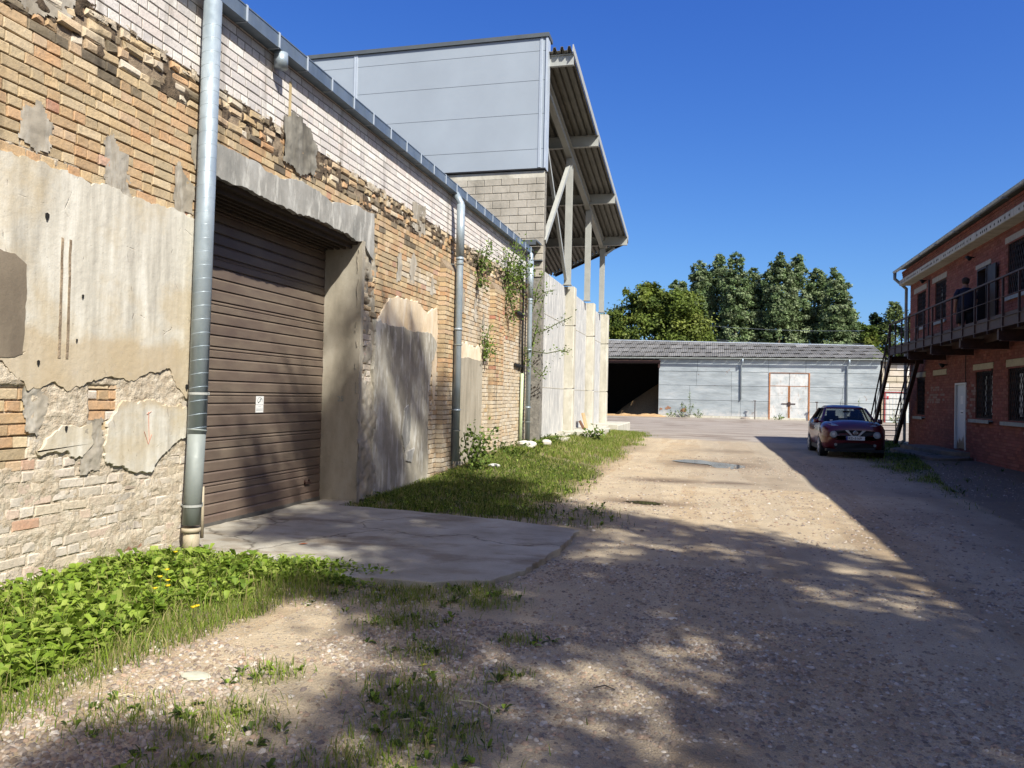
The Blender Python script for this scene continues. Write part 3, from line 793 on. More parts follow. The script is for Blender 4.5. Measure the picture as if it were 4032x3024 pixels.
# lintel, reveals
lt = [(6.93, 3.84), (6.93, 4.17), (7.4, 4.19), (8.3, 4.16), (8.8, 4.26), (9.6, 4.2), (10.4, 4.33), (10.96, 4.34), (11.0, 3.9), (10.96, 3.62), (10.66, 3.80), (10.6, 3.83), (9.6, 3.86), (8.6, 3.84), (7.6, 3.85)]
pl('lintel', lt, 0.045, 'lintel', 0.035, 0.05, 21, 5)
mb = MB(); fbox(mb, FL, 6.951, 10.599, 3.8, 3.858, -0.62, -0.03)
for k in range(5): fbox(mb, FL, 7.0, 10.55, 3.74 - 0.004 * k, 3.80, -0.15 - 0.1 * k, -0.11 - 0.1 * k)
mb.build('lintel_soffit', simple('dark_timber', S(70, 60, 50), 0.9), WH)
mb = MB()
FJ = Frame((-5.1, 10.6, 0), (-1, 0, 0), (0, 0, 1), (0, -1, 0))
plate(mb, FJ, jag([(-0.05, -0.02), (-0.05, 3.86), (0.56, 3.86), (0.56, -0.02)], 0.008, 0.08, 2, 9), -0.06, 0.03, 0.01)
mb.build('door_jamb', M_['cement'], WH)
mb = MB(); fbox(mb, FL, 6.90, 6.98, 0, 3.86, -0.6, -0.03); mb.build('door_jamb', M_['cement'], WH)
def text_obj(txt, size, m, parent, F, u, v, d, name='lettering', flip=False, bold=0.0, sx=1.0):
    cu = bpy.data.curves.new('t', 'FONT'); cu.body = txt; cu.size = size; cu.extrude = 0.0008; cu.offset = bold; cu.resolution_u = 2
    to = bpy.data.objects.new('t', cu); C.objects.link(to)
    me = bpy.data.meshes.new_from_object(to.evaluated_get(bpy.context.evaluated_depsgraph_get()))
    bpy.data.objects.remove(to)
    co = np.array([v_.co[:] for v_ in me.vertices]); fs = [tuple(p.vertices) for p in me.polygons]
    P = [F.p(u + (-c[0] if flip else c[0]) * sx, v + c[1], d + c[2]) for c in co]
    return build(name, P, fs, m, parent)
text_obj('25', 0.11, M_['greyink'], WH, FJ, 0.30, 1.47, 0.032, name='painted_number', flip=True)
# garage door
GD = MB(); fbox(GD, FL, 6.96, 10.6, -0.03, 0.02, -0.60, -0.575); gd = GD.build('garage_door', M_['black'], WH)
k = 0; z = 0.02
slm = {}
while z < 3.85:
    h = 0.125 if k < 5 else 0.1335
    dbl = (k % 4 == 3)
    mb = MB()
    z1 = z + h - 0.004; a, b = 6.97, 10.58
    prof = [(z, -0.60), (z, -0.553), (z + 0.004, -0.55), (z1 - 0.026, -0.55), (z1 - 0.006, -0.566), (z1, -0.568), (z1, -0.60)]
    if dbl: prof = prof[:3] + [(z1 - 0.058, -0.55), (z1 - 0.050, -0.560), (z1 - 0.040, -0.560), (z1 - 0.036, -0.551)] + prof[3:]
    n_ = len(prof)
    mb.add([FL.p(a, p, d) for p, d in prof] + [FL.p(b, p, d) for p, d in prof], [(i, i + 1, n_ + i + 1, n_ + i) for i in range(n_ - 1)] + [tuple(range(n_)), tuple(range(2 * n_ - 1, n_ - 1, -1))])
    mb.build('slat', M_['door'], gd); z += h; k += 1
mb = MB(); fbox(mb, FL, 6.97, 10.58, -0.02, 0.045, -0.56, -0.545); mb.build('bottom_seal', simple('aluminium_strip', S(120, 118, 114), 0.5, 0.6), gd)
mb = MB(); fbox(mb, FL, 10.1, 10.24, 0.27, 0.30, -0.55, -0.52); fbox(mb, FL, 10.1, 10.12, 0.27, 0.33, -0.55, -0.53); fbox(mb, FL, 10.22, 10.24, 0.27, 0.33, -0.55, -0.53); mb.build('handle', simple('handle_plastic', S(70, 50, 46), 0.4), gd)
NU = lambda u: 8.91 + (u - 8.69) * 0.93
NZ = lambda z: 1.32 + (z - 1.14) * 0.457
mb = MB(); fbox(mb, FL, NU(8.60), NU(8.79), NZ(1.36), NZ(1.60), -0.549, -0.547); fbox(mb, FL, NU(8.595), NU(8.785), NZ(1.14), NZ(1.352), -0.549, -0.5468); st_ = mb.build('notice', M_['paper'], gd)
mb = MB()
for i in range(24):
    t0 = -0.15 * PI + 1.3 * PI * i / 24; t1 = -0.15 * PI + 1.3 * PI * (i + 1) / 24
    p = [(8.695 + 0.062 * math.cos(t), 1.47 + 0.10 * math.sin(t)) for t in (t0, t1)]; q = [(8.695 + 0.054 * math.cos(t), 1.47 + 0.09 * math.sin(t)) for t in (t0, t1)]
    mb.add([FL.p(NU(u), NZ(v), -0.5462) for u, v in (p[0], p[1], q[1], q[0])], [(0, 1, 2, 3)])
for (a, b, c, d) in ((8.70, 8.715, 1.45, 1.53), (8.68, 8.70, 1.44, 1.47), (8.715, 8.73, 1.50, 1.545), (8.665, 8.69, 1.43, 1.442), (8.61, 8.77, 1.24, 1.246), (8.61, 8.77, 1.20, 1.206), (8.66, 8.72, 1.31, 1.318), (8.61, 8.77, 1.215, 1.219)):
    fbox(mb, FL, NU(a), NU(b), NZ(c), NZ(d), -0.5466, -0.5460)
mb.build('printed_emblem', M_['greyink'], gd)
mb = MB(); fbox(mb, FL, NU(8.648), NU(8.672), NZ(1.405), NZ(1.43), -0.5466, -0.5458); mb.build('printed_dot', M_['ink'], gd)
# red scribble and grooves on the plaster
mb = MB()
for a, b in (((6.17, 1.38), (6.19, 1.12)), ((6.12, 1.20), (6.18, 1.08)), ((6.22, 1.17), (6.18, 1.08)), ((6.15, 1.36), (6.21, 1.385))):
    mb.bar(FL.p(a[0], a[1], 0.0285), FL.p(b[0], b[1], 0.0255), 0.007, 0.002)
mb.build('paint_mark', M_['redink'], WH)
for u in (5.12, 5.20): pl('groove_strip', [(u, 1.82), (u, 2.80), (u + 0.022, 2.80), (u + 0.026, 1.82)], 0.027, 'mortar', 0.006, 0.05, 3)
for (u, v, r_) in ((4.97, 2.93, 0.02), (5.35, 2.35, 0.012), (4.93, 1.78, 0.014), (5.3, 1.98, 0.010), (5.22, 1.26, 0.014), (6.7, 1.62, 0.02), (8.9, 2.2, 0.006)):
    if u > 8: continue
    mb = MB(); mb.add([FL.p(u + r_ * math.cos(t) * (1 + .4 * math.sin(3 * t)), v + 1.6 * r_ * math.sin(t), 0.0315) for t in [i * PI / 5 for i in range(10)]], [tuple(range(10))])
    mb.build('hole', M_['dark'], WH)

# gutter, straps, downpipes
mb = MB()
y0, y1 = -3.0, 21.2
for (xa, xb, za, zb) in ((-5.098, -4.95, 5.60, 5.606), (-4.956, -4.95, 5.606, 5.765), (-4.966, -4.944, 5.755, 5.77)):
    mb.box(xa, xb, y0, y1, za, zb)
mb.box(-5.098, -4.957, y1 - 0.01, y1, 5.607, 5.75)
mb.build('gutter', M_['gutter'], WH)
strap = MB(); strap.box(-4.948, -4.938, -0.012, 0.012, 5.60, 5.775); strap.box(-5.09, -4.948, -0.004, 0.004, 5.590, 5.5985); strap.box(-4.99, -4.948, -0.012, 0.012, 5.772, 5.782)
sme = mesh_from('gutter_strap', strap.v, strap.f); sme.materials.append(M_['trim'])
y = 4.1
while y < 21.2:
    place('gutter_strap', sme, (0, y, 0), WH); y += 0.652
mb = MB(); mb.tube([(-5.0, 8.14, 5.595), (-5.0, 8.15, 5.42)], 0.082, 20); mb.tube([(-5.0, 8.15, 5.418), (-5.0, 8.15, 5.417)], 0.07, 16)
mb.build('gutter_outlet', M_['zinc'], WH, smooth=True)
def spiral_pipe(x, ya, za, yb, zb, r, pitch, m):
    mb = MB(); mb.tube([(x, ya, za), (x, yb, zb)], r, 20)
    z = za + 0.05
    k = 0
    while z < zb - 0.25:
        t = (z - za) / (zb - za); yy = ya + (yb - ya) * t
        ring = []
        for i in range(20):
            an = 2 * PI * i / 20
            for (rr, dz) in ((r - 0.001, -0.004), (r + 0.0022, 0.0), (r - 0.001, 0.004)):
                ring.append((x + rr * math.cos(an), yy + rr * math.sin(an), z + dz + 0.018 * math.cos(an)))
        fs = []
        for i in range(20):
            j = (i + 1) % 20
            fs += [(3 * i, 3 * j, 3 * j + 1, 3 * i + 1), (3 * i + 1, 3 * j + 1, 3 * j + 2, 3 * i + 2)]
        mb.add(ring, fs); z += pitch
    return mb.build('downpipe', m, WH, smooth=True)
p1 = spiral_pipe(-4.965, 6.735, 1.16, 6.80, 5.54, 0.090, 0.135, M_['zinc'])
mb = MB(); mb.tube([(-4.965, 6.69, 0.26), (-4.965, 6.735, 1.19)], 0.086, 20); mb.tube([(-4.965, 6.735, 1.185), (-4.965, 6.737, 1.20)], 0.094, 20)
mb.build('downpipe', M_['zinc_dark'], WH, smooth=True)
mb = MB(); mb.tube([(-4.965, 6.70, -0.05), (-4.965, 6.69, 0.20)], 0.078, 16); mb.tube([(-4.965, 6.69, 0.19), (-4.965, 6.69, 0.23)], 0.092, 16); mb.build('drain_collar', M_['beige'], WH, smooth=True)
for z, yy in ((1.56, 6.742), (0.45, 6.70)):
    mb = MB(); mb.tube([(-4.965, yy, z - 0.012), (-4.965, yy, z + 0.012)], 0.095, 20, cap=False); mb.bar((-4.965, yy + 0.1, z), (-4.965, yy + 0.16, z), 0.03, 0.03); mb.bar((-5.1, yy, z), (-4.97, yy, z), 0.015)
    mb.build('pipe_clamp', M_['steel_paint'], WH)
mb = MB(); mb.tube([(-4.965, 6.86, 0.1), (-4.965, 6.85, 0.62)], 0.018, 8); mb.build('conduit', M_['beige'], WH, smooth=True)
for (yy, r, x) in ((14.62, 0.082, -4.88), (21.08, 0.085, -4.95)):
    mb = MB(); mb.tube([(x, yy, 0.3), (x, yy, 4.3), (x, yy - 0.01, 5.40), (-5.0, yy - 0.01, 5.6)] if x > -4.9 else [(x, yy, 0.2), (x, yy - 0.01, 5.55), (-5.0, yy - 0.01, 5.6)], r * 0.86, 16)
    mb.tube([(x, yy, 4.35), (x, yy - 0.01, 5.38)], r, 16)
    for z in (1.3, 2.9, 4.3): mb.tube([(x, yy, z - 0.02), (x, yy, z + 0.02)], r * 0.98, 16)
    mb.build('downpipe', M_['zinc'], WH, smooth=True)
    for z in (0.9, 2.6, 4.2):
        mb = MB(); mb.tube([(x, yy, z - 0.012), (x, yy, z + 0.012)], r * 1.04, 16, cap=False); mb.bar((-5.1, yy, z), (x, yy, z), 0.015); mb.build('pipe_clamp', M_['zinc_dark'], WH)
mb = MB(); fbox(mb, FL, 8.50, 8.56, 4.80, 5.42, 0.0035, 0.0045); mb.build('rust_run', simple('rust_stain', S(188, 168, 128), .9, 0, .2, 5), WH)
# cable, brackets, sign, green pipe at the far end
mb = MB(); mb.tube([FL.p(20.2, 5.05, 0.05), FL.p(20.3, 4.86, 0.06), FL.p(20.6, 4.65, 0.07), FL.p(20.62, 3.98, 0.07), FL.p(20.6, 3.2, 0.07), FL.p(20.66, 2.23, 0.07)], 0.035, 8); mb.tube([FL.p(20.25, 4.86, 0.03), FL.p(20.42, 4.5, 0.03), FL.p(20.45, 2.3, 0.03)], 0.012, 6)
mb.build('cable_conduit', M_['black'], WH, smooth=True)
mb = MB(); mb.tube([FL.p(20.66, 2.23, 0.07), FL.p(20.6, 0.2, 0.07)], 0.045, 10); mb.build('conduit_pipe', M_['green_pipe'], WH, smooth=True)
for z in (3.86, 2.45):
    mb = MB(); mb.bar(FL.p(19.95, z, 0.04), FL.p(20.75, z - 0.03, 0.06), 0.05, 0.06); mb.bar(FL.p(20.0, z, 0.0), FL.p(20.0, z, 0.06), 0.05)
    for k in range(4): mb.tube([FL.p(20.05 + 0.14 * k, z - 0.03, 0.06), FL.p(20.05 + 0.14 * k, z - 0.1, 0.06)], [0.02, 0.012], 6)
    mb.build('cable_bracket', M_['black'], WH)
mb = MB(); fbox(mb, FL, 20.14, 20.90, 4.86, 5.34, 0.02, 0.035); mb.build('sign_plate', M_['white_paint'], WH)
mb = MB()
for (a, b, c, d) in ((20.28, 20.62, 5.22, 5.28), (20.22, 20.38, 5.10, 5.2), (20.30, 20.72, 5.09, 5.14), (20.40, 20.48, 4.98, 5.26), (20.55, 20.8, 5.0, 5.05), (20.62, 20.70, 5.13, 5.2)):
    fbox(mb, FL, a, b, c, d, 0.034, 0.037)
mb.build('sign_symbol', M_['ink'], WH)

# ------------------------------------------------------------------ metal-clad hall with open canopy
HL = thing('metal_clad_hall', (-5.0, 22.7, 0), 'tall hall with grey metal cladding over a block wall and an open steel canopy', 'building')
HY = 22.7
FH = Frame((0, HY, 0), (1, 0, 0), (0, 0, 1), (0, -1, 0))
mb = MB(); mb.box(-19, -4.98, HY + 0.03, HY + 0.4, -0.3, 8.43); mb.box(-19, -18.7, HY + 0.4, 45, -0.3, 11); mb.build('wall', M_['mortar_grey'], HL)
# concrete blocks, course by course
z = 5.2; k = 0
blk = []
while z < 8.2:
    x = -4.965 - (0.0 if k % 2 else 0.27)
    while x > -12:
        x0 = x - 0.53; blk.append((x0, x, z, z + 0.222, k)); x = x0 - 0.012
    if not k % 2: blk.append((-4.965 - 0.255, -4.965, z, z + 0.222, k))
    z += 0.234; k += 1
blk.sort(key=lambda b: -b[1])
mbs = MB()
n_ = 0
for (a, b, c, d, k) in blk:
    g = rng.uniform(0.75, 1.1); col = (g, g * 0.98, g * 0.95, 1)
    mb = MB(); fbrick(mb, FH, a, b, c, d, -0.05, rng.uniform(-0.003, 0.004), rng, col, 0.008, 0.003)
    mb.build('block', M_['block'], HL); n_ += 1
mb = MB(); fbox(mb, FH, -12.5, -4.962, 8.20, 8.40, -0.05, 0.004); mb.build('ring_beam', M_['conc_pillar'], HL)
# cladding
cuts = [8.47, 9.34, 10.35, 11.36, 12.2, 12.40]
zc = [8.47, 9.12, 10.13, 11.14, 12.15, 12.41]
zc = [8.47, 9.05, 10.12, 11.13, 12.02, 12.42]
for i in range(5):
    for (a, b) in ((-19.0, -11.28), (-11.16, -5.17), (-5.09, -4.99)):
        mb = MB(); fbox(mb, FH, a, b, zc[i] + 0.006, zc[i + 1] - 0.006, -0.1, 0.03)
        mb.build('cladding_panel', M_['clad'], HL)
mb = MB(); fbox(mb, FH, -19, -4.97, 8.5, 12.4, -0.12, 0.022); mb.build('panel_core', M_['dark_flash'], HL)
for (a, b) in ((-11.285, -11.15), (-5.18, -5.08)):
    mb = MB(); fbox(mb, FH, a, b, 8.49, 12.41, 0.0, 0.045); fbox(mb, FH, a + 0.02, a + 0.045, 8.49, 12.41, 0.045, 0.052); fbox(mb, FH, b - 0.045, b - 0.02, 8.49, 12.41, 0.045, 0.052); mb.build('joint_cover', M_['trim'], HL)
mb = MB(); mb.box(-4.99, -4.93, HY - 0.06, HY + 0.3, 8.44, 12.43); mb.build('corner_trim', M_['trim'], HL)
mb = MB(); mb.box(-19, -4.90, HY - 0.09, HY + 0.5, 12.42, 12.54); mb.build('parapet_flashing', M_['dark_flash'], HL)
mb = MB(); mb.box(-19, -4.93, HY - 0.07, HY + 0.1, 8.42, 8.465); mb.build('drip_flashing', M_['black'], HL)
mb = MB(); mb.box(-6.4, -5.0, HY - 0.75, HY - 0.04, 6.12, 6.17); mb.box(-6.4, -5.02, HY - 0.76, HY - 0.74, 6.02, 6.13); mb.build('small_roof', M_['dark_flash'], HL)
mb = MB(); mb.box(-5.35, -4.97, HY - 0.1, HY - 0.003, 5.66, 5.70); mb.build('ledge', M_['dark_flash'], HL)
# canopy roof deck (trapezoidal sheet running down the slope)
dz = lambda y: 12.02 - 0.205 * (y - 22.8)
def edge_y(x):      # oblique lower edge
    return 36.9 + max(0, (-4.0 - x)) * 0.98
XR_near, XR_far = -4.22, -3.98
x = -17.5; prof = []
while x < XR_near - 0.01:
    for (dx, hz) in ((0, 0), (0.07, 0), (0.10, 0.12), (0.17, 0.12), (0.20, 0)): prof.append((x + dx, hz))
    x += 0.225
sheets = [(-17.5, -13.9), (-13.9, -10.3), (-10.3, -7.3), (-7.3, -4.2)]
for (a, b) in sheets:
    pr = [(max(a, min(b + 0.02, q[0])), q[1]) for q in prof if a - 0.02 <= q[0] <= b + 0.13]
    v = []; f = []
    for (px, pz) in pr:
        t = (px + 17.5) / 13.3; px2 = px + 0.24 * t
        ye = edge_y(px2)
        for (yy) in (22.8, ye):
            xx = px + (0.24 * t if yy > 23 else 0)
            v.append((xx, yy, dz(yy) + pz)); v.append((xx, yy, dz(yy) + pz + 0.012))
    for i in range(len(pr) - 1):
        A = 4 * i; B = 4 * (i + 1)
        f += [(A, B, B + 2, A + 2), (A + 1, A + 3, B + 3, B + 1), (A, A + 1, B + 1, B), (A + 2, B + 2, B + 3, A + 3)]
    build('roof_sheet', v, f, M_['deck'], HL)
mb = MB(); mb.bar((XR_near + 0.02, 22.8, dz(22.8) + 0.06), (XR_far + 0.02, 36.9, dz(36.9) + 0.06), 0.03, 0.24); mb.build('verge_trim', M_['steel_paint'], HL)
mb = MB(); mb.bar((XR_far, 36.95, dz(36.95) + 0.0), (-8.3, 41.2, dz(41.2) + 0.0), 0.04, 0.28); mb.build('verge_trim', M_['brown_steel'], HL)
mb = MB(); mb.tube([(XR_far - 0.1, 37.05, dz(37) + 0.02), (-8.4, 41.35, dz(41.3) + 0.02)], 0.07, 10); mb.build('gutter', M_['zinc_dark'], HL)
def ibeam(p, q, w, h, t=0.015):
    mb = MB(); p = Vector(p); q = Vector(q); up = Vector((0, 0, 1))
    d = (q - p).normalized(); s = d.cross(up if abs(d.z) < 0.9 else Vector((0, 1, 0))).normalized(); n = s.cross(d).normalized()
    mb.bar(p + n * (h / 2 - t / 2), q + n * (h / 2 - t / 2), w, t, up=n); mb.bar(p - n * (h / 2 - t / 2), q - n * (h / 2 - t / 2), w, t, up=n); mb.bar(p, q, t, h - 2 * t - 0.001, up=n)
    return mb
cols_y = (27.55, 32.1, 36.45)
for y in cols_y:
    zt = 10.22 - 0.178 * (y - 27.55)
    mb = MB(); X0 = -5.1
    mb.box(X0 - 0.11, X0 + 0.11, y - 0.12, y - 0.105, 5.66, zt); mb.box(X0 - 0.11, X0 + 0.11, y + 0.105, y + 0.12, 5.66, zt); mb.box(X0 - 0.007, X0 + 0.007, y - 0.104, y + 0.104, 5.66, zt)
    mb.box(X0 - 0.15, X0 + 0.15, y - 0.16, y + 0.16, 5.64, 5.66)
    mb.build('column', M_['steel_paint'], HL)
    # cross beam with projecting end
    zb = dz(y) - 0.22
    ibeam((-17, y + 0.05, zb), (-4.15 + 0.015 * (y - 23), y + 0.05, zb), 0.16, 0.40).build('cross_beam', M_['steel_paint'], HL)
ibeam((-10, 22.98, dz(23) - 0.18), (-4.2, 22.98, dz(23) - 0.18), 0.12, 0.34).build('cross_beam', M_['steel_paint'], HL)
r0 = Vector((-5.1, 22.9, 10.22 + 0.178 * 4.65 + 0.2)); r1 = Vector((-5.1, 37.4, 10.22 - 0.178 * 9.85 + 0.2))
ibeam(r0, r1, 0.2, 0.42).build('rafter', M_['steel_paint'], HL)
for x in (-9.2, -13.2):
    ibeam((x, 22.9, dz(22.9) - 0.62), (x, 39, dz(39) - 0.62), 0.2, 0.42).build('rafter', M_['steel_paint'], HL)
mb = MB(); mb.bar((-5.12, 27.4, 9.9), (-5.0, 22.95, 6.3), 0.14, 0.14); mb.build('brace', M_['steel_paint'], HL)
mb = MB(); mb.bar((-5.2, 22.95, 10.5), (-5.14, 27.4, 5.85), 0.10, 0.12); mb.build('brace', M_['steel_paint'], HL)
mb = MB(); mb.bar((-5.1, 36.5, 8.3), (-4.6, 36.9, 8.75), 0.1, 0.1); mb.build('brace', M_['steel_paint'], HL)

# concrete push wall under the canopy
CW = thing('concrete_wall', (-5.2, 30, 0), 'pale cast concrete wall with four piers on footing blocks beneath the canopy', 'wall')
FC = Frame((-5.2, 0, 0), (0, 1, 0), (0, 0, 1), (1, 0, 0))
ys = [23.0, 27.8, 32.7, 37.15]
for a, b in ((23.35, 27.79), (28.25, 32.69), (33.15, 37.14)):
    mb = MB(); fbrick(mb, FC, a, b, 0.1, 5.60, -0.4, 0.0, rng, None, 0.02, 0.002)
    o = mb.build('wall_panel', M_['conc_wall'], CW)
    for z in (1.9, 4.25):
        mb = MB(); fbox(mb, FC, a, b, z, z + 0.02, 0.0005, 0.008); mb.build('casting_ridge', M_['conc_pillar'], CW)
    for j in range(1, 4):
        yy = a + (b - a) * j / 4
        mb = MB(); fbox(mb, FC, yy, yy + 0.02, 0.12, 5.58, 0.0005, 0.006); mb.build('casting_ridge', M_['conc_wall'], CW)
for y in ys:
    mb = MB()
    for (c, d) in ((0.05, 1.9), (1.92, 4.2), (4.22, 5.63)): fbrick(mb, FC, y, y + 0.44, c, d, -0.42, 0.33 if y > 23 else 0.1, rng, None, 0.03, 0.006)
    mb.build('pier', M_['conc_pillar'], CW)
for (a, b, d, h) in ((24.1, 25.2, 0.75, 0.30), (26.8, 32.0, 1.2, 0.40), (34.6, 40.0, 1.2, 0.42), (37.7, 40.3, 0.5, 0.40), (32.05, 34.55, 0.8, 0.40), (25.25, 26.75, 0.5, 0.36)):
    mb = MB(); fbrick(mb, FC, a, b, -0.35, h, -0.4, d, rng, None, 0.03, 0.01); mb.build('footing_block', M_['conc_pillar'], CW)
def board(x, y, z, w, h, t, lean, label, col):
    mb = MB(); mb.box(-t / 2, t / 2, -w / 2, w / 2, 0, h); m = simple('board_wood', col, 0.8, 0, 0.2, 8)
    o = mb.build('wooden_board', m, None, label=label, cat='board'); o.location = (x, y, z); o.rotation_euler = (0, lean, 0)
board(-4.78, 30.6, 0.40, 0.55, 0.62, 0.05, -0.25, 'pale wooden board leaning on the concrete wall between two piers', S(196, 168, 126))
board(-4.72, 29.6, 0.40, 0.30, 0.36, 0.06, -0.5, 'small brown board lying against the concrete wall footing', S(110, 78, 58))

# ------------------------------------------------------------------ long metal shed
SH = thing('storage_shed', (2, 75, 0), 'long low shed with galvanised sheet walls, corrugated grey roof and open bay', 'building')
SY = 75.0
FS = Frame((0, SY, 0), (1, 0, 0), (0, 0, 1), (0, -1, 0))
def m_tin():
    n = NT('galvanised_wall_sheet', 0.5, 0.4, 0.35)
    c = n.ramp(n.noise(0.9, 6, n.map((0.5, 1, 1.6)), 0.6), [(0.3, S(150, 158, 162)), (0.55, S(176, 184, 187)), (0.75, S(200, 204, 204))])
    low = n.math('SUBTRACT', 1.3, n.xyz()[2])
    c = n.mix(n.math('MULTIPLY', n.step(n.math('ADD', n.math('MULTIPLY', low, 0.35), n.noise(2.2, 5, rough=0.7)), 0.72, 0.9), 0.55), c, S(214, 210, 204))
    c = n.mix(n.math('MULTIPLY', n.step(n.noise(1.3, 6, n.map((1, 1, 1), loc=(8, 0, 3)), 0.7), 0.66, 0.70), 0.7), c, S(128, 92, 72))
    n.col(c); n.bump(n.noise(1.3, 3, n.map((0.6, 1, 2.2))), 0.35, 0.1)
    return n.m
M_['tin'] = m_tin()
def m_doortin():
    n = NT('weathered_gate_sheet', 0.65, 0.3, 0.2)
    c = n.ramp(n.noise(1.4, 6, n.map((1, 1, 0.8), loc=(2, 2, 2)), 0.65), [(0.3, S(158, 166, 168)), (0.5, S(196, 200, 200)), (0.7, S(222, 220, 216))])
    c = n.mix(n.math('MULTIPLY', n.step(n.noise(2.0, 6, n.map((2.5, 1, 0.7), loc=(5, 1, 0)), 0.7), 0.57, 0.68), 0.7), c, S(164, 128, 92))
    n.col(c); n.bump(n.noise(3, 3), 0.3, 0.05)
    return n.m
M_['doortin'] = m_doortin()
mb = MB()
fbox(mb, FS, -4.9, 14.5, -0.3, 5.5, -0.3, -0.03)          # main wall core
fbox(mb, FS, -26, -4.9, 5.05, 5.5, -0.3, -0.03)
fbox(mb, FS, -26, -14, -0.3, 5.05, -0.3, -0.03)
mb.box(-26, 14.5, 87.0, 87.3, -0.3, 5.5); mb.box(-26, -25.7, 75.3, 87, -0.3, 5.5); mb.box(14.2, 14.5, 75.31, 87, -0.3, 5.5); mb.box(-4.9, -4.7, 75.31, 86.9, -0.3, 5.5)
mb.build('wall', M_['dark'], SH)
rows = [0.18, 1.63, 3.0, 4.31, 5.48]
seams = [[-4.88, -1.9, 1.8, 2.6, 5.1, 8.55, 11.38, 14.5], [-4.88, -2.0, 1.78, 5.1, 8.55, 11.38, 14.5], [-4.88, -1.4, 1.75, 5.1, 8.55, 11.5, 14.5], [-4.88, -1.33, 2.4, 5.03, 8.26, 11.4, 14.5]]
for i in range(4):
    for j in range(len(seams[i]) - 1):
        a, b = seams[i][j], seams[i][j + 1]
        if i < 3 and a >= 5.0 and b <= 8.6: continue
        mb = MB(); t = 0.012 + 0.012 * ((i + j) % 2)
        nu, nv = 8, 4; vs = []; fs = []
        for p in range(nu + 1):
            for q in range(nv + 1):
                u = a + 0.01 + (b - a - 0.02) * p / nu; v = rows[i] + 0.015 + (rows[i + 1] - rows[i] - 0.03) * q / nv
                vs.append(FS.p(u, v, t + 0.018 * (nzv(u, v, 5, 1.1) - 0.5) + (0.012 if q == 0 else 0)))
        for p in range(nu):
            for q in range(nv):
                A = p * (nv + 1) + q; fs.append((A, A + nv + 1, A + nv + 2, A + 1))
        mb.add(vs, fs); mb.build('wall_sheet', M_['tin'], SH, smooth=True)
mb = MB(); fbox(mb, FS, 5.0, 8.62, 4.26, 4.31, -0.02, 0.03); mb.build('wall_sheet', M_['tin'], SH)
mb = MB(); fbrick(mb, FS, -4.9, 14.5, -0.2, 0.17, -0.3, 0.06, rng, None, 0.03, 0.01); mb.build('plinth', M_['conc_pillar'], SH)
# big double gate
gm = MB()
fbox(gm, FS, 5.08, 5.2, -0.05, 4.25, 0.0, 0.08); fbox(gm, FS, 8.5, 8.62, -0.05, 4.25, 0.0, 0.08); fbox(gm, FS, 5.08, 8.62, 4.25, 4.29, 0.031, 0.085)
gate = gm.build('gate_frame', M_['rust'], SH)
for (a, b) in ((5.21, 6.83), (6.87, 8.49)):
    for (c, d) in ((-0.02, 1.05), (1.06, 2.2), (2.21, 3.05), (3.1, 4.24)):
        mb = MB(); fbox(mb, FS, a, b, c, d, -0.01, 0.03); mb.build('gate_sheet', M_['doortin'], SH)
    mb = MB(); fbox(mb, FS, a, b, 3.052, 3.095, 0.0, 0.05); fbox(mb, FS, a + (0.0 if a > 6 else b - a - 0.07), a + (0.07 if a > 6 else b - a), -0.02, 3.05, 0.0301, 0.05); mb.build('gate_rail', M_['rust'], SH)
mb = MB(); fbox(mb, FS, 6.2, 7.4, 1.42, 1.50, 0.051, 0.08); fbox(mb, FS, 6.72, 6.98, 1.28, 1.62, 0.08, 0.12); mb.build('latch', M_['brown_steel'], SH)
mb = MB(); fbox(mb, FS, -26, -4.75, 5.06, 5.32, 0.0, 0.18); fbox(mb, FS, -4.95, -4.8, 4.6, 5.3, 0.0, 0.15); mb.build('rolling_door_rail', M_['brown_steel'], SH)
# roof: sheets of corrugated slate
ez, ey, ry = 5.62, 74.55, 81.0
def rz(x): return 7.66 - (x + 10) * 0.0195
n = NT('corrugated_slate', 0.9, 0.15)
cc = n.mix(1.0, n.ramp(n.noise(3, 6, rough=0.7), [(0.3, S(100, 100, 100)), (0.7, S(134, 133, 130))]), n.attr(), 'MULTIPLY')
n.col(cc); M_['slate'] = n.m
NRW = 4
for r_ in range(NRW):
    x = -25.5 - (r_ % 2) * 0.55
    while x < 15.0:
        a = max(x, -25.6); b = min(x + 1.13, 15.0); x += 1.13
        if b - a < 0.2: continue
        t0 = r_ / NRW; t1 = (r_ + 1) / NRW + 0.02
        v = []; f = []
        K = 21
        for i in range(K):
            px = a + (b - a) * i / (K - 1); w = 0.022 * math.sin(2 * PI * px / 0.188)
            for t in (t0, t1):
                yy = ey + (ry - ey) * t; zz = ez + (rz(px) - ez) * t + w + (0.07 if t == t0 else 0.0) + 0.06 * (i / (K - 1.0))
                v.append((px + 0.25 * t * 0, yy, zz)); v.append((px, yy, zz - 0.01))
        for i in range(K - 1):
            A = 4 * i; B = A + 4
            f += [(A, B, B + 2, A + 2), (A + 1, A + 3, B + 3, B + 1), (A, A + 1, B + 1, B)]
        g = rng.uniform(0.72, 1.12)
        if r_ == 3 and (7.0 < a < 7.9 or 11.5 < a < 12.3): g = 1.5
        build('roof_sheet', v, f, M_['slate'], SH, cols=[(g, g, g, 1)] * len(v))
mb = MB(); mb.add([(-25.6, 81, rz(-25.6) - .03), (15, 81, rz(15) - .03), (15, 87.5, 5.5), (-25.6, 87.5, 5.5)], [(0, 1, 2, 3)]); mb.build('rear_roof', M_['slate'], SH)
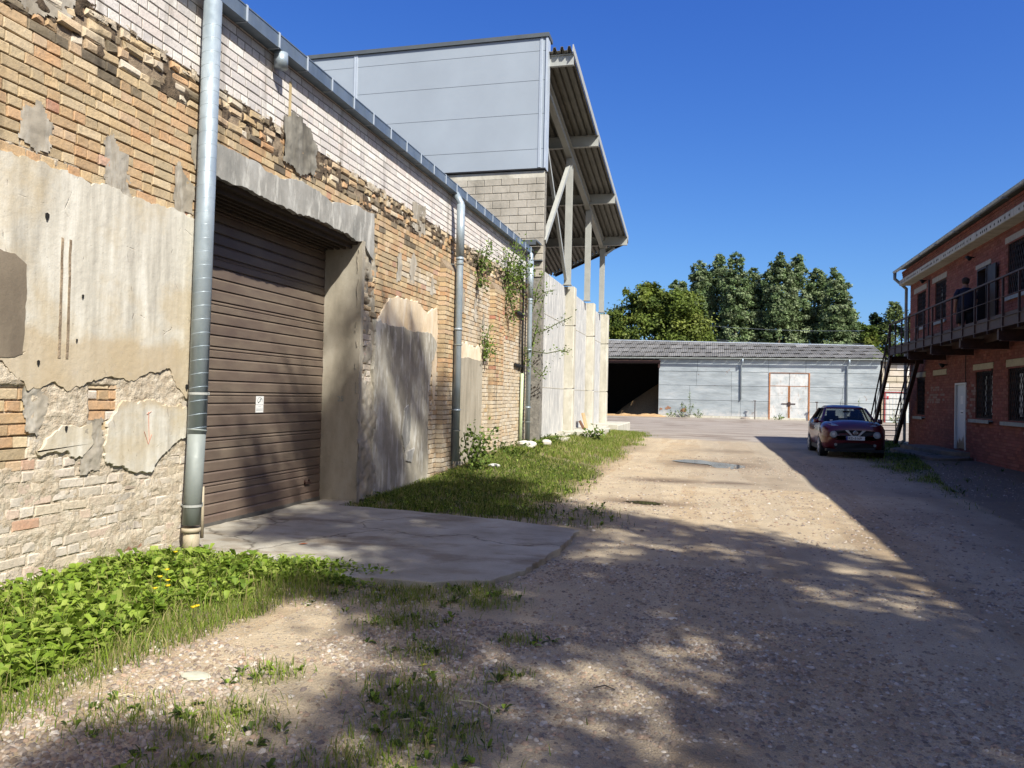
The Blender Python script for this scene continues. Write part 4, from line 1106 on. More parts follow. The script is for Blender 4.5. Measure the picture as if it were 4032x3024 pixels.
mb = MB(); mb.bar((-25.6, 81, rz(-25.6) + 0.04), (15, 81, rz(15) + 0.04), 0.4, 0.08); mb.build('ridge_cap', M_['trim'], SH)
mb = MB(); fbox(mb, FS, -26, 14.7, 5.44, 5.58, 0.0, 0.06); fbox(mb, FS, -26, 14.7, 5.50, 5.60, 0.42, 0.55); mb.build('gutter', M_['zinc_dark'], SH)
for (x, zb) in ((2.72, 1.75), (11.85, 0.1)):
    mb = MB(); mb.tube([(x, 74.5, 5.52), (x, 74.5, 5.2), (x - 0.12, 74.88, 4.9), (x - 0.12, 74.88, zb)], 0.075, 10); mb.build('downpipe', M_['zinc'], SH, smooth=True)
for (x0, z0) in ((-4.62, 0.72), (-3.95, 0.83), (-2.55, 0.62)):
    mb = MB(); mb.add([FS.p(x0 + (0.30 + .12 * math.sin(x0 * 7)) * math.cos(t) * (1 + .4 * math.sin(2 * t + x0 * 3)), z0 + (0.12 + .05 * math.cos(x0 * 5)) * math.sin(t) * (1 + .5 * math.sin(3 * t + x0)), 0.042) for t in [i * PI / 5 for i in range(10)]], [tuple(range(10))])
    mb.build('rust_hole', simple('rust_patch_%d' % int(-x0 * 100), S(150, 112, 88), .9, 0, .4, 14), SH)
# sawdust heap inside, spilling out
def heap(x, y):
    h = 3.4 * np.clip(1 - np.hypot((x + 5.4) / 4.6, (y - 84.3) / 5.2), 0, 1) ** 0.9
    return np.maximum(h, 0) + 0.28 * np.exp(-((y - 74.8) / 0.7) ** 2) * (fbm(x * 0.9, y * 0.9, 4) > 0.0) * fbm(x * 1.6, y * 1.6, 9) * sst(-x, 3.6, 5.2) * 1.3 - 0.03
hx, hy = np.meshgrid(np.arange(-14, -4.0, 0.16), np.arange(73.4, 86.8, 0.16), indexing='ij')
hz = heap(hx, hy); a, b = hx.shape
idx = (np.arange(a - 1)[:, None] * b + np.arange(b - 1)[None, :]).ravel()
n = NT('sawdust', 0.95, 0.05); n.col(n.ramp(n.noise(9, 5), [(0.3, S(160, 128, 92)), (0.7, S(200, 170, 130))])); n.bump(n.noise(20, 4), 0.8, 0.05)
bigmesh('sawdust_heap', np.stack([hx, hy, hz], -1).reshape(-1, 3), np.stack([idx, idx + b, idx + b + 1, idx + 1], 1), n.m, smooth=True,
        label='tan sawdust heap piled inside and spilling from the open shed bay', cat='sawdust', kind='stuff')
for (x, lab) in ((3.85, 'thin rusty steel post left of the double gate of the shed'), (9.15, 'thin rusty steel post right of the double gate, above the car')):
    mb = MB(); mb.box(x - 0.035, x + 0.035, 74.2, 74.27, -0.1, 1.62); mb.box(x - 0.14, x + 0.10, 74.17, 74.30, 1.62, 1.70)
    mb.build('steel_post', M_['brown_steel'], None, label=lab, cat='post', group='posts in front of the shed')
for (x, y, s, lab) in ((2.0, 74.3, 0.22, 'white rubble chunk at the foot of the shed wall'), (2.9, 74.1, 0.35, 'broken concrete lump with a dark stain before the shed')):
    pass
# white block annex
AX = thing('white_block_annex', (17, 76, 0), 'white painted block building seen through the steel stairs', 'building')
FA = Frame((0, 75.6, 0), (1, 0, 0), (0, 0, 1), (0, -1, 0))
mb = MB(); mb.box(14.75, 30, 75.63, 85, -0.3, 5.4); mb.build('wall', M_['mortar_white'], AX)
n = NT('whitewashed_block', 0.85, 0.2)
n.col(n.mix(1.0, n.attr(), n.ramp(n.noise(1.8, 6, rough=0.7), [(0.3, (0.78, 0.76, 0.7, 1)), (0.7, (1, 1, 1, 1))]), 'MULTIPLY')); M_['wblock'] = n.m
z = 0.0; k = 0
while z < 5.2:
    x = 14.76 - (k % 2) * 0.6
    while x < 30:
        a = max(x, 14.76); b = min(x + 1.18, 30); x += 1.2
        if b - a < .1 or (a > 15.0 - 1.0 and b < 17.6 and z < 2.6): continue
        c = rng.choice([S(224, 216, 208), S(232, 226, 220), S(214, 204, 190), S(206, 196, 176)])
        mb = MB(); fbrick(mb, FA, a, b, z, z + 0.57, -0.02, rng.uniform(0, 0.01), rng, c, 0.01, 0.004); mb.build('block', M_['wblock'], AX)
    z += 0.585; k += 1
mb = MB(); fbox(mb, FA, 15.0, 17.6, 0.0, 2.8, -0.02, 0.02); mb.build('door', simple('annex_door', S(196, 204, 208), 0.5), AX)
ad = mb
for k in range(9):
    mb = MB(); fbox(mb, FA, 15.15 + 0.26 * k, 15.35 + 0.26 * k, 0.15, 2.65, 0.021, 0.035); mb.build('door_slat', M_['white_paint'], AX)
mb = MB(); fbox(mb, FA, 14.95, 17.7, 2.65, 2.75, 0.036, 0.06); fbox(mb, FA, 14.95, 15.08, 0, 2.65, 0.022, 0.06); mb.build('door_frame', simple('dull_red', S(140, 60, 60), 0.6), AX)
mb = MB(); fbox(mb, FA, 15.15, 15.32, 2.05, 2.35, 0.036, 0.05); mb.build('red_notice', simple('red_paint', S(190, 60, 70), 0.6), AX)
mb = MB(); mb.box(14.7, 30, 75.2, 85.3, 5.4, 5.55); mb.build('roof', M_['dark_flash'], AX)

# ------------------------------------------------------------------ red brick office building (right)
RB = thing('red_brick_building', (7.5, 26, 0), 'two-storey red brick building with grated windows and a concrete slab cornice', 'building')
RE = 33.4
OPEN = [(31.08, 32.2, 1.22, 2.62), (26.33, 27.42, 0.26, 2.32), (24.06, 25.48, 1.25, 2.64), (20.6, 22.9, 1.24, 2.63),
        (31.15, 32.33, 4.5, 5.83), (28.6, 29.88, 4.5, 5.87), (24.34, 25.45, 3.5, 5.6), (20.9, 23.02, 4.5, 5.9)]
LINT = [(30.98, 32.3, 2.64, 2.82), (28.4, 30.0, 2.64, 2.82), (24.0, 25.7, 2.66, 2.83), (20.4, 23.02, 2.65, 2.84),
        (31.0, 32.78, 5.85, 6.04), (28.5, 30.24, 5.89, 6.07), (24.3, 25.57, 5.62, 5.74), (20.7, 23.2, 5.92, 6.08)]
def in_any(L, u, v, m=0.0): return any(a - m < u < b + m and c - m < v < d + m for a, b, c, d in L)
Y0R = 1.2
mb = MB(); mb.box(12.5, 12.9, Y0R, RE - 0.02, -0.3, 7.6); mb.box(7.9, 12.5, RE - 0.3, RE - 0.021, -0.3, 7.2); mb.box(7.9, 12.5, Y0R + 0.02, Y0R + 0.3, -0.3, 7.2)
# front wall core cut round the openings
us = sorted({16.0, RE - 0.02} | {v for o in OPEN for v in o[:2]}); vs_ = sorted({0.0, 6.5} | {v for o in OPEN for v in o[2:]})
for i in range(len(us) - 1):
    j = 0
    while j < len(vs_) - 1:
        if in_any(OPEN, (us[i] + us[i + 1]) / 2, (vs_[j] + vs_[j + 1]) / 2): j += 1; continue
        k = j
        while k + 1 < len(vs_) - 1 and not in_any(OPEN, (us[i] + us[i + 1]) / 2, (vs_[k + 1] + vs_[k + 2]) / 2): k += 1
        fbox(mb, FR, us[i], us[i + 1], vs_[j], vs_[k + 1], -0.4, -0.010); j = k + 1
mb.build('wall', m_mortar('red_mortar', S(120, 84, 70), S(92, 62, 52), 0.3), RB)
n = NT('painted_brick_far', 0.9, 0.15)
bt = n.n("ShaderNodeTexBrick"); n.l(n.map((1, 1, 1), None, rot=(0, 0, 0)), bt.inputs["Vector"])
cx = n.n("ShaderNodeCombineXYZ"); xs = n.xyz(); n.l(xs[1], cx.inputs[0]); n.l(xs[2], cx.inputs[1]); n.l(cx.outputs[0], bt.inputs["Vector"])
bt.inputs["Scale"].default_value = 1.0; bt.inputs["Brick Width"].default_value = 0.26; bt.inputs["Row Height"].default_value = 0.085; bt.inputs["Mortar Size"].default_value = 0.006
bt.inputs["Color1"].default_value = S(150, 84, 68); bt.inputs["Color2"].default_value = S(132, 70, 58); bt.inputs["Mortar"].default_value = S(110, 78, 66)
n.col(bt.outputs[0]); mb = MB(); fbox(mb, FR, Y0R, 16.0, 0.0, 6.5, -0.4, 0.0); mb.build('wall', n.m, RB)
RC = [S(140, 86, 77), S(132, 78, 70), S(148, 96, 85), S(124, 74, 66), S(138, 82, 74), S(150, 90, 77)]
rl = []
z = 0.0; k = 0
while z < 6.27:
    u = 16.0 - (0.13 if k % 2 else 0); hd = (k % 5 == 0)
    while u < RE:
        w = 0.122 if hd else 0.25
        a, b = max(u, 16.0), min(u + w, RE); u += w + 0.010
        if b - a < 0.03: continue
        zz = (z, z + 0.074)
        m_ = ((a + b) / 2, (zz[0] + zz[1]) / 2)
        for (p, q, c, d) in OPEN + LINT:
            if zz[1] > c + 0.01 and zz[0] < d - 0.01:
                if a < p < b and b - p < (b - a): b = p if m_[0] < p or (b - p) < (p - a) else b
                if a < q < b: a = q if m_[0] > q or (q - a) < (b - q) else a
        m_ = ((a + b) / 2, m_[1])
        if in_any(OPEN + LINT, *m_) or b - a < 0.025: continue
        rl.append((a, b, zz[0], zz[1]))
    z += 0.084; k += 1
rl.sort(key=lambda r: (r[0] < 21.7, r[0]))
def rbrick(mb, r):
    c = rng.choice(RC); kk = rng.uniform(0.85, 1.12)
    if r[2] < 2.3 and nzv(r[0], r[2], 91, 1.1) > 0.66 and rng.random() < 0.5: c = S(150, 128, 118)
    d = rng.uniform(-0.002, 0.002)
    if 28.5 < (r[0] + r[1]) / 2 < 29.9 and 1.2 < r[2] < 2.6: d -= 0.006
    fbrick(mb, FR, r[0], r[1], r[2], r[3], -0.02, d, rng, (c[0] * kk, c[1] * kk, c[2] * kk, 1), 0.004, 0.002)
for r in rl[:300]:
    mb = MB(); rbrick(mb, r); mb.build('brick', M_['red_brick'], RB)
mb = MB()
for r in rl[300:]: rbrick(mb, r)
mb.build('brick', M_['red_brick'], RB, kind='stuff')
mb = MB(); fbox(mb, FR, Y0R, RE + 0.03, -0.3, -0.002, -0.4, 0.05); mb.build('plinth', M_['cement_dark'], RB)
for i, (a, b, c, d) in enumerate(LINT):
    mb = MB(); fbrick(mb, FR, a, b, c, d, -0.3, 0.012, rng, None, 0.006, 0.003); mb.build('lintel', simple('lintel_paint_%d' % i, S(176, 166, 138) if i < 4 else S(160, 156, 146), 0.85, 0, 0.15, 6), RB)
M_['glass'] = NT('dark_window_glass', 0.05, 0.5).col(S(20, 24, 28)).m
M_['curtain'] = simple('pale_curtain', S(205, 208, 205), 0.8, 0, 0.05)
M_['frame'] = simple('dark_window_frame', S(48, 36, 32), 0.6)
def window(a, b, c, d, curtain):
    w = MB()
    for (p, q, r_, s_) in ((a, b, c, c + 0.06), (a, b, d - 0.06, d), (a, a + 0.05, c + 0.06, d - 0.06), (b - 0.05, b, c + 0.06, d - 0.06), ((a + b) / 2 - 0.03, (a + b) / 2 + 0.03, c + 0.06, d - 0.06)):
        fbox(w, FR, p, q, r_, s_, -0.24, -0.17)
    wo_ = w.build('window', M_['frame'], RB)
    g = MB(); fbox(g, FR, a + 0.05, b - 0.05, c + 0.05, d - 0.05, -0.21, -0.20); g.build('pane', M_['glass'], wo_)
    if curtain:
        cu = MB()
        for (p, q) in curtain:
            fbox(cu, FR, a + (b - a) * p, a + (b - a) * q, c + 0.12, d - 0.16, -0.199, -0.195)
        cu.build('curtain', M_['curtain'], wo_)
    gr = MB()
    def clip(u0, v0, u1, v1):
        t0, t1 = 0.0, 1.0
        for (p, dp, lo, hi) in ((u0, u1 - u0, a + .02, b - .02), (v0, v1 - v0, c + .02, d - .02)):
            for (lim, sg) in ((lo, 1), (hi, -1)):
                q = (lim - p) / dp if dp else 0
                if dp * sg > 0: t0 = max(t0, q)
                else: t1 = min(t1, q)
        return t0, t1
    W = b - a; s_ = 0.14
    k = -int((d - c) * 0.5 / s_) - 2
    while k * s_ < W + (d - c):
        for sg in (1, -1):
            u0 = a + k * s_; v0 = c; u1 = u0 + sg * (d - c) * 0.45; v1 = d
            t0, t1 = clip(u0, v0, u1, v1)
            if t1 - t0 > 0.03:
                gr.bar(FR.p(u0 + (u1 - u0) * t0, v0 + (v1 - v0) * t0, -0.05 + 0.006 * sg), FR.p(u0 + (u1 - u0) * t1, v0 + (v1 - v0) * t1, -0.05 + 0.006 * sg), 0.012)
        k += 1
    for (p, q, r_, s2) in ((a, b, c, c + 0.02), (a, b, d - 0.02, d), (a, a + 0.02, c + .02, d - .02), (b - 0.02, b, c + .02, d - .02)): fbox(gr, FR, p, q, r_, s2, -0.062, -0.038)
    gr.build('grille', M_['frame'], wo_)
window(*OPEN[0], []); window(*OPEN[2], [(0.05, 0.10), (0.16, 0.34), (0.40, 0.52), (0.78, 0.84)]); window(*OPEN[3], [(0.1, 0.7), (0.8, 0.9)])
window(*OPEN[4], [(0.4, 0.5)]); window(*OPEN[5], [(0.35, 0.5), (0.9, 0.97)]); window(*OPEN[7], [(0.1, 0.55), (0.62, 0.68)])
for (a, b, z) in ((24.0, 25.74, 1.2), (20.5, 23.1, 1.19), (31.0, 32.3, 1.16), (28.5, 29.95, 4.46), (31.05, 32.4, 4.46), (20.8, 23.1, 4.46)):
    mb = MB(); fbox(mb, FR, a, b, z - 0.02, z + 0.025, -0.15, 0.12 if z < 2 else 0.06); fbox(mb, FR, a, b, z - 0.07, z - 0.021, 0.10 if z < 2 else 0.04, 0.12 if z < 2 else 0.06); mb.build('window_sill', M_['zinc_dark'], RB)
# white ground-floor door
mb = MB(); fbox(mb, FR, 26.33, 26.39, 0.26, 2.32, -0.12, 0.02); fbox(mb, FR, 27.36, 27.42, 0.26, 2.32, -0.12, 0.02); fbox(mb, FR, 26.39, 27.36, 2.26, 2.32, -0.12, 0.02)
n = NT('white_metal_door', 0.45, 0.4)
c = n.mix(n.step(n.math('ADD', n.xyz()[2], n.math('MULTIPLY', n.noise(5, 5, n.map((1, 2.5, 0.6))), -0.9)), 0.02, 0.14), S(98, 70, 50), S(196, 202, 206)); n.col(c)
d_ = mb.build('door', M_['white_paint'], RB)
mb = MB(); fbox(mb, FR, 26.395, 27.355, 0.28, 2.255, -0.1, -0.04); mb.build('door_leaf', n.m, d_)
mb = MB(); fbox(mb, FR, 26.72, 27.0, 1.66, 1.92, -0.038, -0.034); mb.build('notice', M_['paper'], d_)
mb = MB(); fbox(mb, FR, 26.70, 27.02, 1.34, 1.48, -0.038, -0.034); mb.build('notice', M_['paper'], d_)
mb = MB(); fbox(mb, FR, 26.42, 26.46, 1.72, 1.86, -0.04, 0.0); fbox(mb, FR, 26.42, 26.46, 0.5, 0.62, -0.04, 0.0); fbox(mb, FR, 26.74, 26.95, 1.38, 1.41, -0.034, -0.03); mb.build('hinge', M_['ink'], d_)
# upper door: grey doorway, leaf standing open with a white panel
mb = MB()
for (p, q, r_, s_) in ((24.34, 24.39, 3.5, 5.6), (25.40, 25.45, 3.5, 5.6), (24.39, 25.40, 5.55, 5.6)): fbox(mb, FR, p, q, r_, s_, -0.2, 0.01)
d2 = mb.build('door', M_['frame'], RB)
mb = MB(); fbox(mb, FR, 24.39, 25.0, 3.5, 5.55, -0.16, -0.12); mb.build('door_leaf', simple('grey_door', S(150, 152, 150), 0.6), d2)
mb = MB(); fbox(mb, FR, 25.0, 25.40, 3.5, 5.55, -0.4, -0.36); mb.build('doorway_back', simple('olive_interior', S(110, 100, 80), 0.8), d2)
mb = MB(); fbox(mb, FR, 24.42, 24.90, 4.72, 5.50, -0.119, -0.112); mb.build('white_panel', simple('white_sheet', S(225, 228, 235), 0.4), d2)
mb = MB(); fbox(mb, FR, 24.80, 24.92, 4.42, 4.45, -0.119, -0.07); mb.build('handle', M_['steel_paint'], d2)
mb = MB(); fbox(mb, FR, 23.62, 24.30, 3.53, 5.52, 0.06, 0.10); fbox(mb, FR, 24.28, 24.33, 3.53, 5.55, 0.0, 0.12); mb.build('door_leaf', M_['frame'], d2)
for k in range(3):
    mb = MB(); fbox(mb, FR, 24.5, 24.78 - .06 * k, 5.22 - .1 * k, 5.235 - .1 * k, -0.1115, -0.1105); mb.build('printed_line', M_['greyink'], d2)
# cornice slabs, brick parapet, gutter, pipes, lamps
u = 33.42; lens_ = [3.1, 2.6, 3.3, 3.0, 2.8, 3.2, 3.1, 3.0, 3.0, 3.0, 3.0]
for L_ in lens_:
    a = max(u - L_, Y0R)
    if a >= u: break
    mb = MB(); fbrick(mb, FR, a + 0.015, u, 6.285, 6.50, -0.35, 0.40, rng, None, 0.012, 0.006); o = mb.build('cornice_slab', M_['cement_pale'] if rng.random() < 0.3 else M_['conc_pillar'], RB)
    ho = MB(); k = a + 0.3
    while k < u - 0.2:
        ho.tube([FR.p(k, 6.38, 0.396), FR.p(k, 6.38, 0.404)], [0.04, 0.035], 8); k += rng.choice([0.16, 0.16, 0.3])
    if ho.v: ho.build('core_hole', M_['dark'], o, kind='stuff')
    u = a
mb = MB(); fbox(mb, FR, Y0R, RE + 0.01, 6.503, 6.84, -0.3, 0.28); mb.build('parapet_core', M_['mortar'], RB)
for (z, d) in ((6.505, 0.285), (6.588, 0.285), (6.671, 0.30), (6.754, 0.315)):
    u = 18.0; mbp = MB()
    while u < RE:
        c = rng.choice(RC); fbrick(mbp, FR, u, min(u + 0.12, RE + 0.02), z, z + 0.076, 0.2, d, rng, c, 0.004, 0.002); u += 0.13
    mbp.build('brick', M_['red_brick'], RB, kind='stuff')
mb = MB(); mb.add([FR.p(Y0R - 0.2, 6.90, 0.5), FR.p(RE + 0.15, 6.90, 0.5), FR.p(RE + 0.15, 7.9, -5.2), FR.p(Y0R - 0.2, 7.9, -5.2), FR.p(Y0R - 0.2, 6.94, 0.5), FR.p(RE + 0.15, 6.94, 0.5), FR.p(RE + 0.15, 7.94, -5.2), FR.p(Y0R - 0.2, 7.94, -5.2)],
    [(0, 1, 2, 3), (4, 7, 6, 5), (0, 4, 5, 1), (1, 5, 6, 2), (3, 2, 6, 7), (0, 3, 7, 4)]); mb.build('roof', M_['slate'], RB)
u = RE + 0.2
while u > Y0R:
    a = max(u - 2.0, Y0R - 0.2)
    mb = MB(); ring = []
    vs = []; fs = []
    for uu in (a, u - 0.01):
        for i in range(9):
            t = PI + PI * i / 8
            vs.append(FR.p(uu, 6.87 + 0.075 * math.sin(t), 0.545 + 0.075 * math.cos(t)))
    for i in range(8): fs.append((i, i + 1, 9 + i + 1, 9 + i))
    mb.add(vs, fs); mb.bar(FR.p(a + 0.03, 6.79, 0.545), FR.p(a + 0.07, 6.79, 0.545), 0.17, 0.02); mb.build('gutter_length', M_['zinc'], RB, smooth=True); u = a
mb = MB(); mb.tube([FR.p(RE + 0.12, 6.82, 0.545), FR.p(RE + 0.12, 6.58, 0.545), FR.p(RE + 0.12, 6.18, 0.12), FR.p(RE + 0.12, 0.2, 0.12), FR.p(RE + 0.12, 0.05, 0.3)], 0.062, 10); mb.build('downpipe', M_['zinc_dark'], RB, smooth=True)
for (u, z) in ((31.05, 6.13), (25.75, 6.03), (28.4, 2.95)):
    mb = MB(); mb.bar(FR.p(u, z, 0.0), FR.p(u, z + 0.02, 0.14), 0.03); mb.tube([FR.p(u - 0.07, z - 0.05, 0.12), FR.p(u - 0.02, z, 0.17), FR.p(u + 0.1, z + 0.04, 0.2)], [0.07, 0.055, 0.02], 10); mb.build('wall_lamp', M_['black'], RB, smooth=True)
mb = MB(); mb.tube([FR.p(26.38, 3.3, 0.015), FR.p(26.36, 2.33, 0.015)], 0.012, 6); mb.tube([FR.p(30.6, 6.1, 0.02), FR.p(30.6, 3.7, 0.02)], 0.03, 6); mb.build('cable', M_['frame'], RB)
for (poly, h, lab) in (([(6.95, 30.1), (6.45, 29.76), (6.62, 28.2), (6.85, 26.4), (7.25, 25.9), (7.5, 25.9), (7.5, 30.1)], 0.22, 'thick concrete doorstep slab under the white door of the brick building'),
                     ([(6.5, 30.3), (6.05, 29.5), (6.1, 27.0), (6.2, 24.7), (6.9, 24.9), (7.5, 25.6), (7.5, 30.3)], 0.09, 'cracked lower concrete step slab beneath the doorstep')):
    mb = MB(); plate(mb, FG, jag(poly, 0.05, 0.15, 60, 2.0), -0.3, h, 0.02); mb.build('doorstep', M_['cement_dark'], None, label=lab, cat='doorstep')

# ------------------------------------------------------------------ steel gallery and stairs
GA = thing('steel_gallery', (6.9, 26, 0), 'brown steel gallery with railing and open stairs on the red brick building', 'balcony')
XB = 6.3; BS = M_['brown_steel']
mb = MB(); mb.box(XB, 7.43, 8.0, 30.95, 3.46, 3.50); mb.build('floor_plate', BS, GA)
mb = MB(); mb.box(XB - 0.03, XB - 0.001, 8.0, 30.95, 3.38, 3.62); mb.box(XB - 0.06, XB - 0.031, 8.0, 30.95, 3.38, 3.395); mb.box(XB - 0.06, XB - 0.031, 8.0, 30.95, 3.605, 3.62); mb.build('edge_channel', BS, GA)
mb = MB(); mb.box(XB - 0.012, XB, 8.0, 30.95, 3.63, 3.70); mb.build('toe_board', BS, GA)
y = 31.1
while y > 8:
    mb = MB(); mb.box(XB, 7.44, y - 0.05, y + 0.05, 3.13, 3.37); mb.box(XB + 0.05, 7.44, y - 0.07, y + 0.07, 3.105, 3.13); mb.build('bracket_beam', BS, GA); y -= 2.8
for y in (30.0, 28.0, 26, 24, 22, 20, 18): pass
mb = MB(); mb.box(6.85, 6.93, 8.0, 30.9, 3.26, 3.455); mb.build('floor_joist', BS, GA)
pm = MB(); pm.box(-0.022, 0.022, -0.022, 0.022, 3.3, 4.5); pme = mesh_from('railing_post', pm.v, pm.f); pme.materials.append(BS)
y = 30.95
while y > 8: place('railing_post', pme, (XB - 0.035, y, 0), GA); y -= 0.955
mb = MB(); mb.bar((XB - 0.035, 8, 4.51), (XB - 0.035, 31.0, 4.51), 0.05, 0.04); mb.build('handrail', BS, GA)
mb = MB(); mb.tube([(XB - 0.06, 8, 4.05), (XB - 0.06, 30.95, 4.05)], 0.010, 6); mb.build('middle_rail', BS, GA)
XI = 7.22
mb = MB(); mb.box(7.2, 7.25, 30.96, 31.4, 3.3, 3.5)
ys0, zs0, ys1, zs1 = 30.95, 3.42, 34.35, 0.0
for X in (XB, XI):
    mb = MB(); mb.bar((X, ys0 - 0.1, zs0 - 0.08), (X, ys1, zs1 + 0.02), 0.10 if X == XB else 0.13, 0.17 if X == XB else 0.2, up=(0, 0.7, 0.7)); mb.build('stringer', BS, GA)
    mb = MB(); mb.bar((X, ys0, 4.5), (X, ys1 - 0.05, 1.12), 0.045, 0.045); mb.build('handrail', BS, GA)
    mb = MB(); mb.tube([(X, ys0, 4.0), (X, ys1 - 0.05, 0.6)], 0.01, 6); mb.build('middle_rail', BS, GA)
    for k in range(5):
        t = (k + 0.0) / 4 * 0.985; yy = ys0 + (ys1 - 0.05 - ys0) * t; zz = zs0 + (zs1 - zs0) * t
        mb = MB(); mb.box(X - 0.02, X + 0.02, yy - 0.02, yy + 0.02, zz - 0.05, zz + 1.1); mb.build('railing_post', BS, GA)
for k in range(16):
    t = (k + 0.6) / 16.3; yy = ys0 + (ys1 - ys0) * t; zz = zs0 + (zs1 - zs0) * t
    mb = MB(); mb.box(XB + 0.06, XI - 0.07, yy - 0.10, yy + 0.10, zz - 0.015, zz + 0.01); mb.build('tread', BS, GA)

# ------------------------------------------------------------------ person on the gallery
PE = thing('person', (7.0, 24.75, 3.50), 'man seen from behind in a dark t-shirt and dark shorts at the open upper door', 'person')
PE.rotation_euler = (0, 0, 0)
skin = simple('skin', S(150, 108, 86), 0.6, 0, 0.08); cloth = simple('navy_tshirt', S(28, 30, 48), 0.85, 0, 0.2, 20); shorts = simple('dark_shorts', S(20, 20, 24), 0.85, 0, 0.2, 20)
def skin_body(name, verts, edges, radii, m, parent, org, levels=1):
    me = bpy.data.meshes.new(name); me.from_pydata(verts, edges, [])
    o = bpy.data.objects.new(name, me); C.objects.link(o)
    sm = o.modifiers.new('skin', 'SKIN'); sm.use_smooth_shade = True
    for i, r_ in enumerate(radii):
        d = me.skin_vertices[0].data[i]; d.radius = (r_, r_ * (0.85 if i < 3 else 1)) if isinstance(r_, float) else r_; d.use_root = (i == 0)
    ss = o.modifiers.new('sub', 'SUBSURF'); ss.levels = levels; ss.render_levels = levels
    me2 = bpy.data.meshes.new_from_object(o.evaluated_get(bpy.context.evaluated_depsgraph_get()))
    bpy.data.objects.remove(o)
    co = [Vector(v.co) + Vector(org) for v in me2.vertices]; fs = [tuple(p.vertices) for p in me2.polygons]
    return build(name, co, fs, m, parent, smooth=True)
bv = [(0, 0, .92), (0, 0, 1.15), (0, 0, 1.38), (0, 0.0, 1.50), (0, 0.02, 1.58), (0, 0.03, 1.68),
      (-.19, 0, 1.40), (-.25, -.02, 1.12), (-.24, .10, .90), (-.235, .13, .80), (.19, 0, 1.40), (.27, -.03, 1.12), (.25, .10, .88), (.245, .13, .78),
      (-.11, 0, .86), (-.12, .03, .48), (-.12, 0, .08), (-.12, .14, .04), (.11, 0, .86), (.13, .0, .48), (.14, -.03, .08), (.15, .11, .04)]
be = [(0, 1), (1, 2), (2, 3), (3, 4), (4, 5), (2, 6), (6, 7), (7, 8), (8, 9), (2, 10), (10, 11), (11, 12), (12, 13), (0, 14), (14, 15), (15, 16), (16, 17), (0, 18), (18, 19), (19, 20), (20, 21)]
br = [.15, .16, .15, .06, .085, .09, .065, .05, .036, .03, .065, .05, .036, .03, .09, .06, .045, .04, .09, .06, .045, .04]
skin_body('body', bv, be, br, skin, PE, PE.location)
po = Vector(PE.location)
def loft(name, secs, m, parent, org, n=16):
    mb = MB(); rr = []
    for (cx_, cy_, z, a, b) in secs: rr.append([(org[0] + cx_ + a * math.cos(2 * PI * i / n), org[1] + cy_ + b * math.sin(2 * PI * i / n), org[2] + z) for i in range(n)])
    mb.rings(rr); return mb.build(name, m, parent, smooth=True)
loft('tshirt', [(0, 0, .84, .21, .165), (0, 0, 1.0, .215, .175), (0, 0, 1.18, .215, .17), (0, 0, 1.34, .225, .155), (0, 0, 1.44, .19, .125), (0, 0, 1.49, .09, .08)], cloth, PE, po)
for s in (-1, 1):
    mb = MB(); mb.tube([po + Vector((s * .16, 0, 1.42)), po + Vector((s * .225, -.01, 1.3)), po + Vector((s * .262, -.02, 1.16))], [.085, .082, .075], 12); mb.build('sleeve', cloth, PE, smooth=True)
    mb = MB(); mb.tube([po + Vector((s * .09, 0, .93)), po + Vector((s * .115, .01, .68)), po + Vector((s * .125, .01, .46))], [.125, .12, .11], 12); mb.build('shorts_leg', shorts, PE, smooth=True)
loft('shorts_waist', [(0, 0, .78, .20, .15), (0, 0, .88, .205, .16), (0, 0, .95, .20, .158)], shorts, PE, po)
mb = MB()
for i in range(7):
    pass
loft('hair', [(0, .0, 1.60, .07, .085), (0, .0, 1.66, .098, .11), (0, .0, 1.72, .10, .115), (0, .01, 1.77, .08, .09), (0, .01, 1.795, .03, .04)], simple('short_dark_hair', S(52, 40, 32), 0.9), PE, po)
for s in (-1, 1):
    for k in range(4):
        mb = MB(); b0 = po + Vector((s * .24 + (k - 1.5) * .016, .135, .79)); mb.tube([b0, b0 + Vector((0, .012, -.045)), b0 + Vector((0, .0, -.08 + .008 * abs(k - 1)))], [.009, .008, .006], 6); mb.build('finger', skin, PE, smooth=True)
    mb = MB(); b0 = po + Vector((s * .215, .145, .81)); mb.tube([b0, b0 + Vector((-s * .02, .02, -.03)), b0 + Vector((-s * .018, .02, -.055))], [.010, .009, .007], 6); mb.build('thumb', skin, PE, smooth=True)
    mb = MB(); mb.box(po.x + s * .13 - .045, po.x + s * .13 + .045, po.y - .07, po.y + .18, po.z, po.z + .08); mb.build('shoe', M_['black'], PE)

# ------------------------------------------------------------------ parked car
CAR = thing('parked_car', (4.17, 25.02, -0.03), 'dark red compact crossover with round headlights parked in the building shade', 'car', local=True)
n = NT('dark_red_paint', 0.3, 0.4, 0.15); n.b.inputs["Coat Weight"].default_value = 0.5; n.b.inputs["Coat Roughness"].default_value = 0.04; n.col(S(88, 12, 26)); paint = n.m
n = NT('car_glass', 0.03, 0.6); n.col((0.02, 0.025, 0.03, 1))
tr = n.n("ShaderNodeBsdfTransparent"); tr.inputs[0].default_value = (0.75, 0.8, 0.8, 1); mx = n.n("ShaderNodeMixShader"); mx.inputs[0].default_value = 0.6
n.l(n.b.outputs[0], mx.inputs[1]); n.l(tr.outputs[0], mx.inputs[2]); n.l(mx.outputs[0], n.t.nodes["Material Output"].inputs[0]); cglass = n.m
chrome = NT('chrome', 0.25, 0.5, 0.5).col(S(210, 212, 215)).m
plastic = simple('black_plastic', S(22, 22, 24), 0.6); lens = NT('lamp_lens', 0.12, 0.6, 0.1).col(S(150, 158, 162)).m
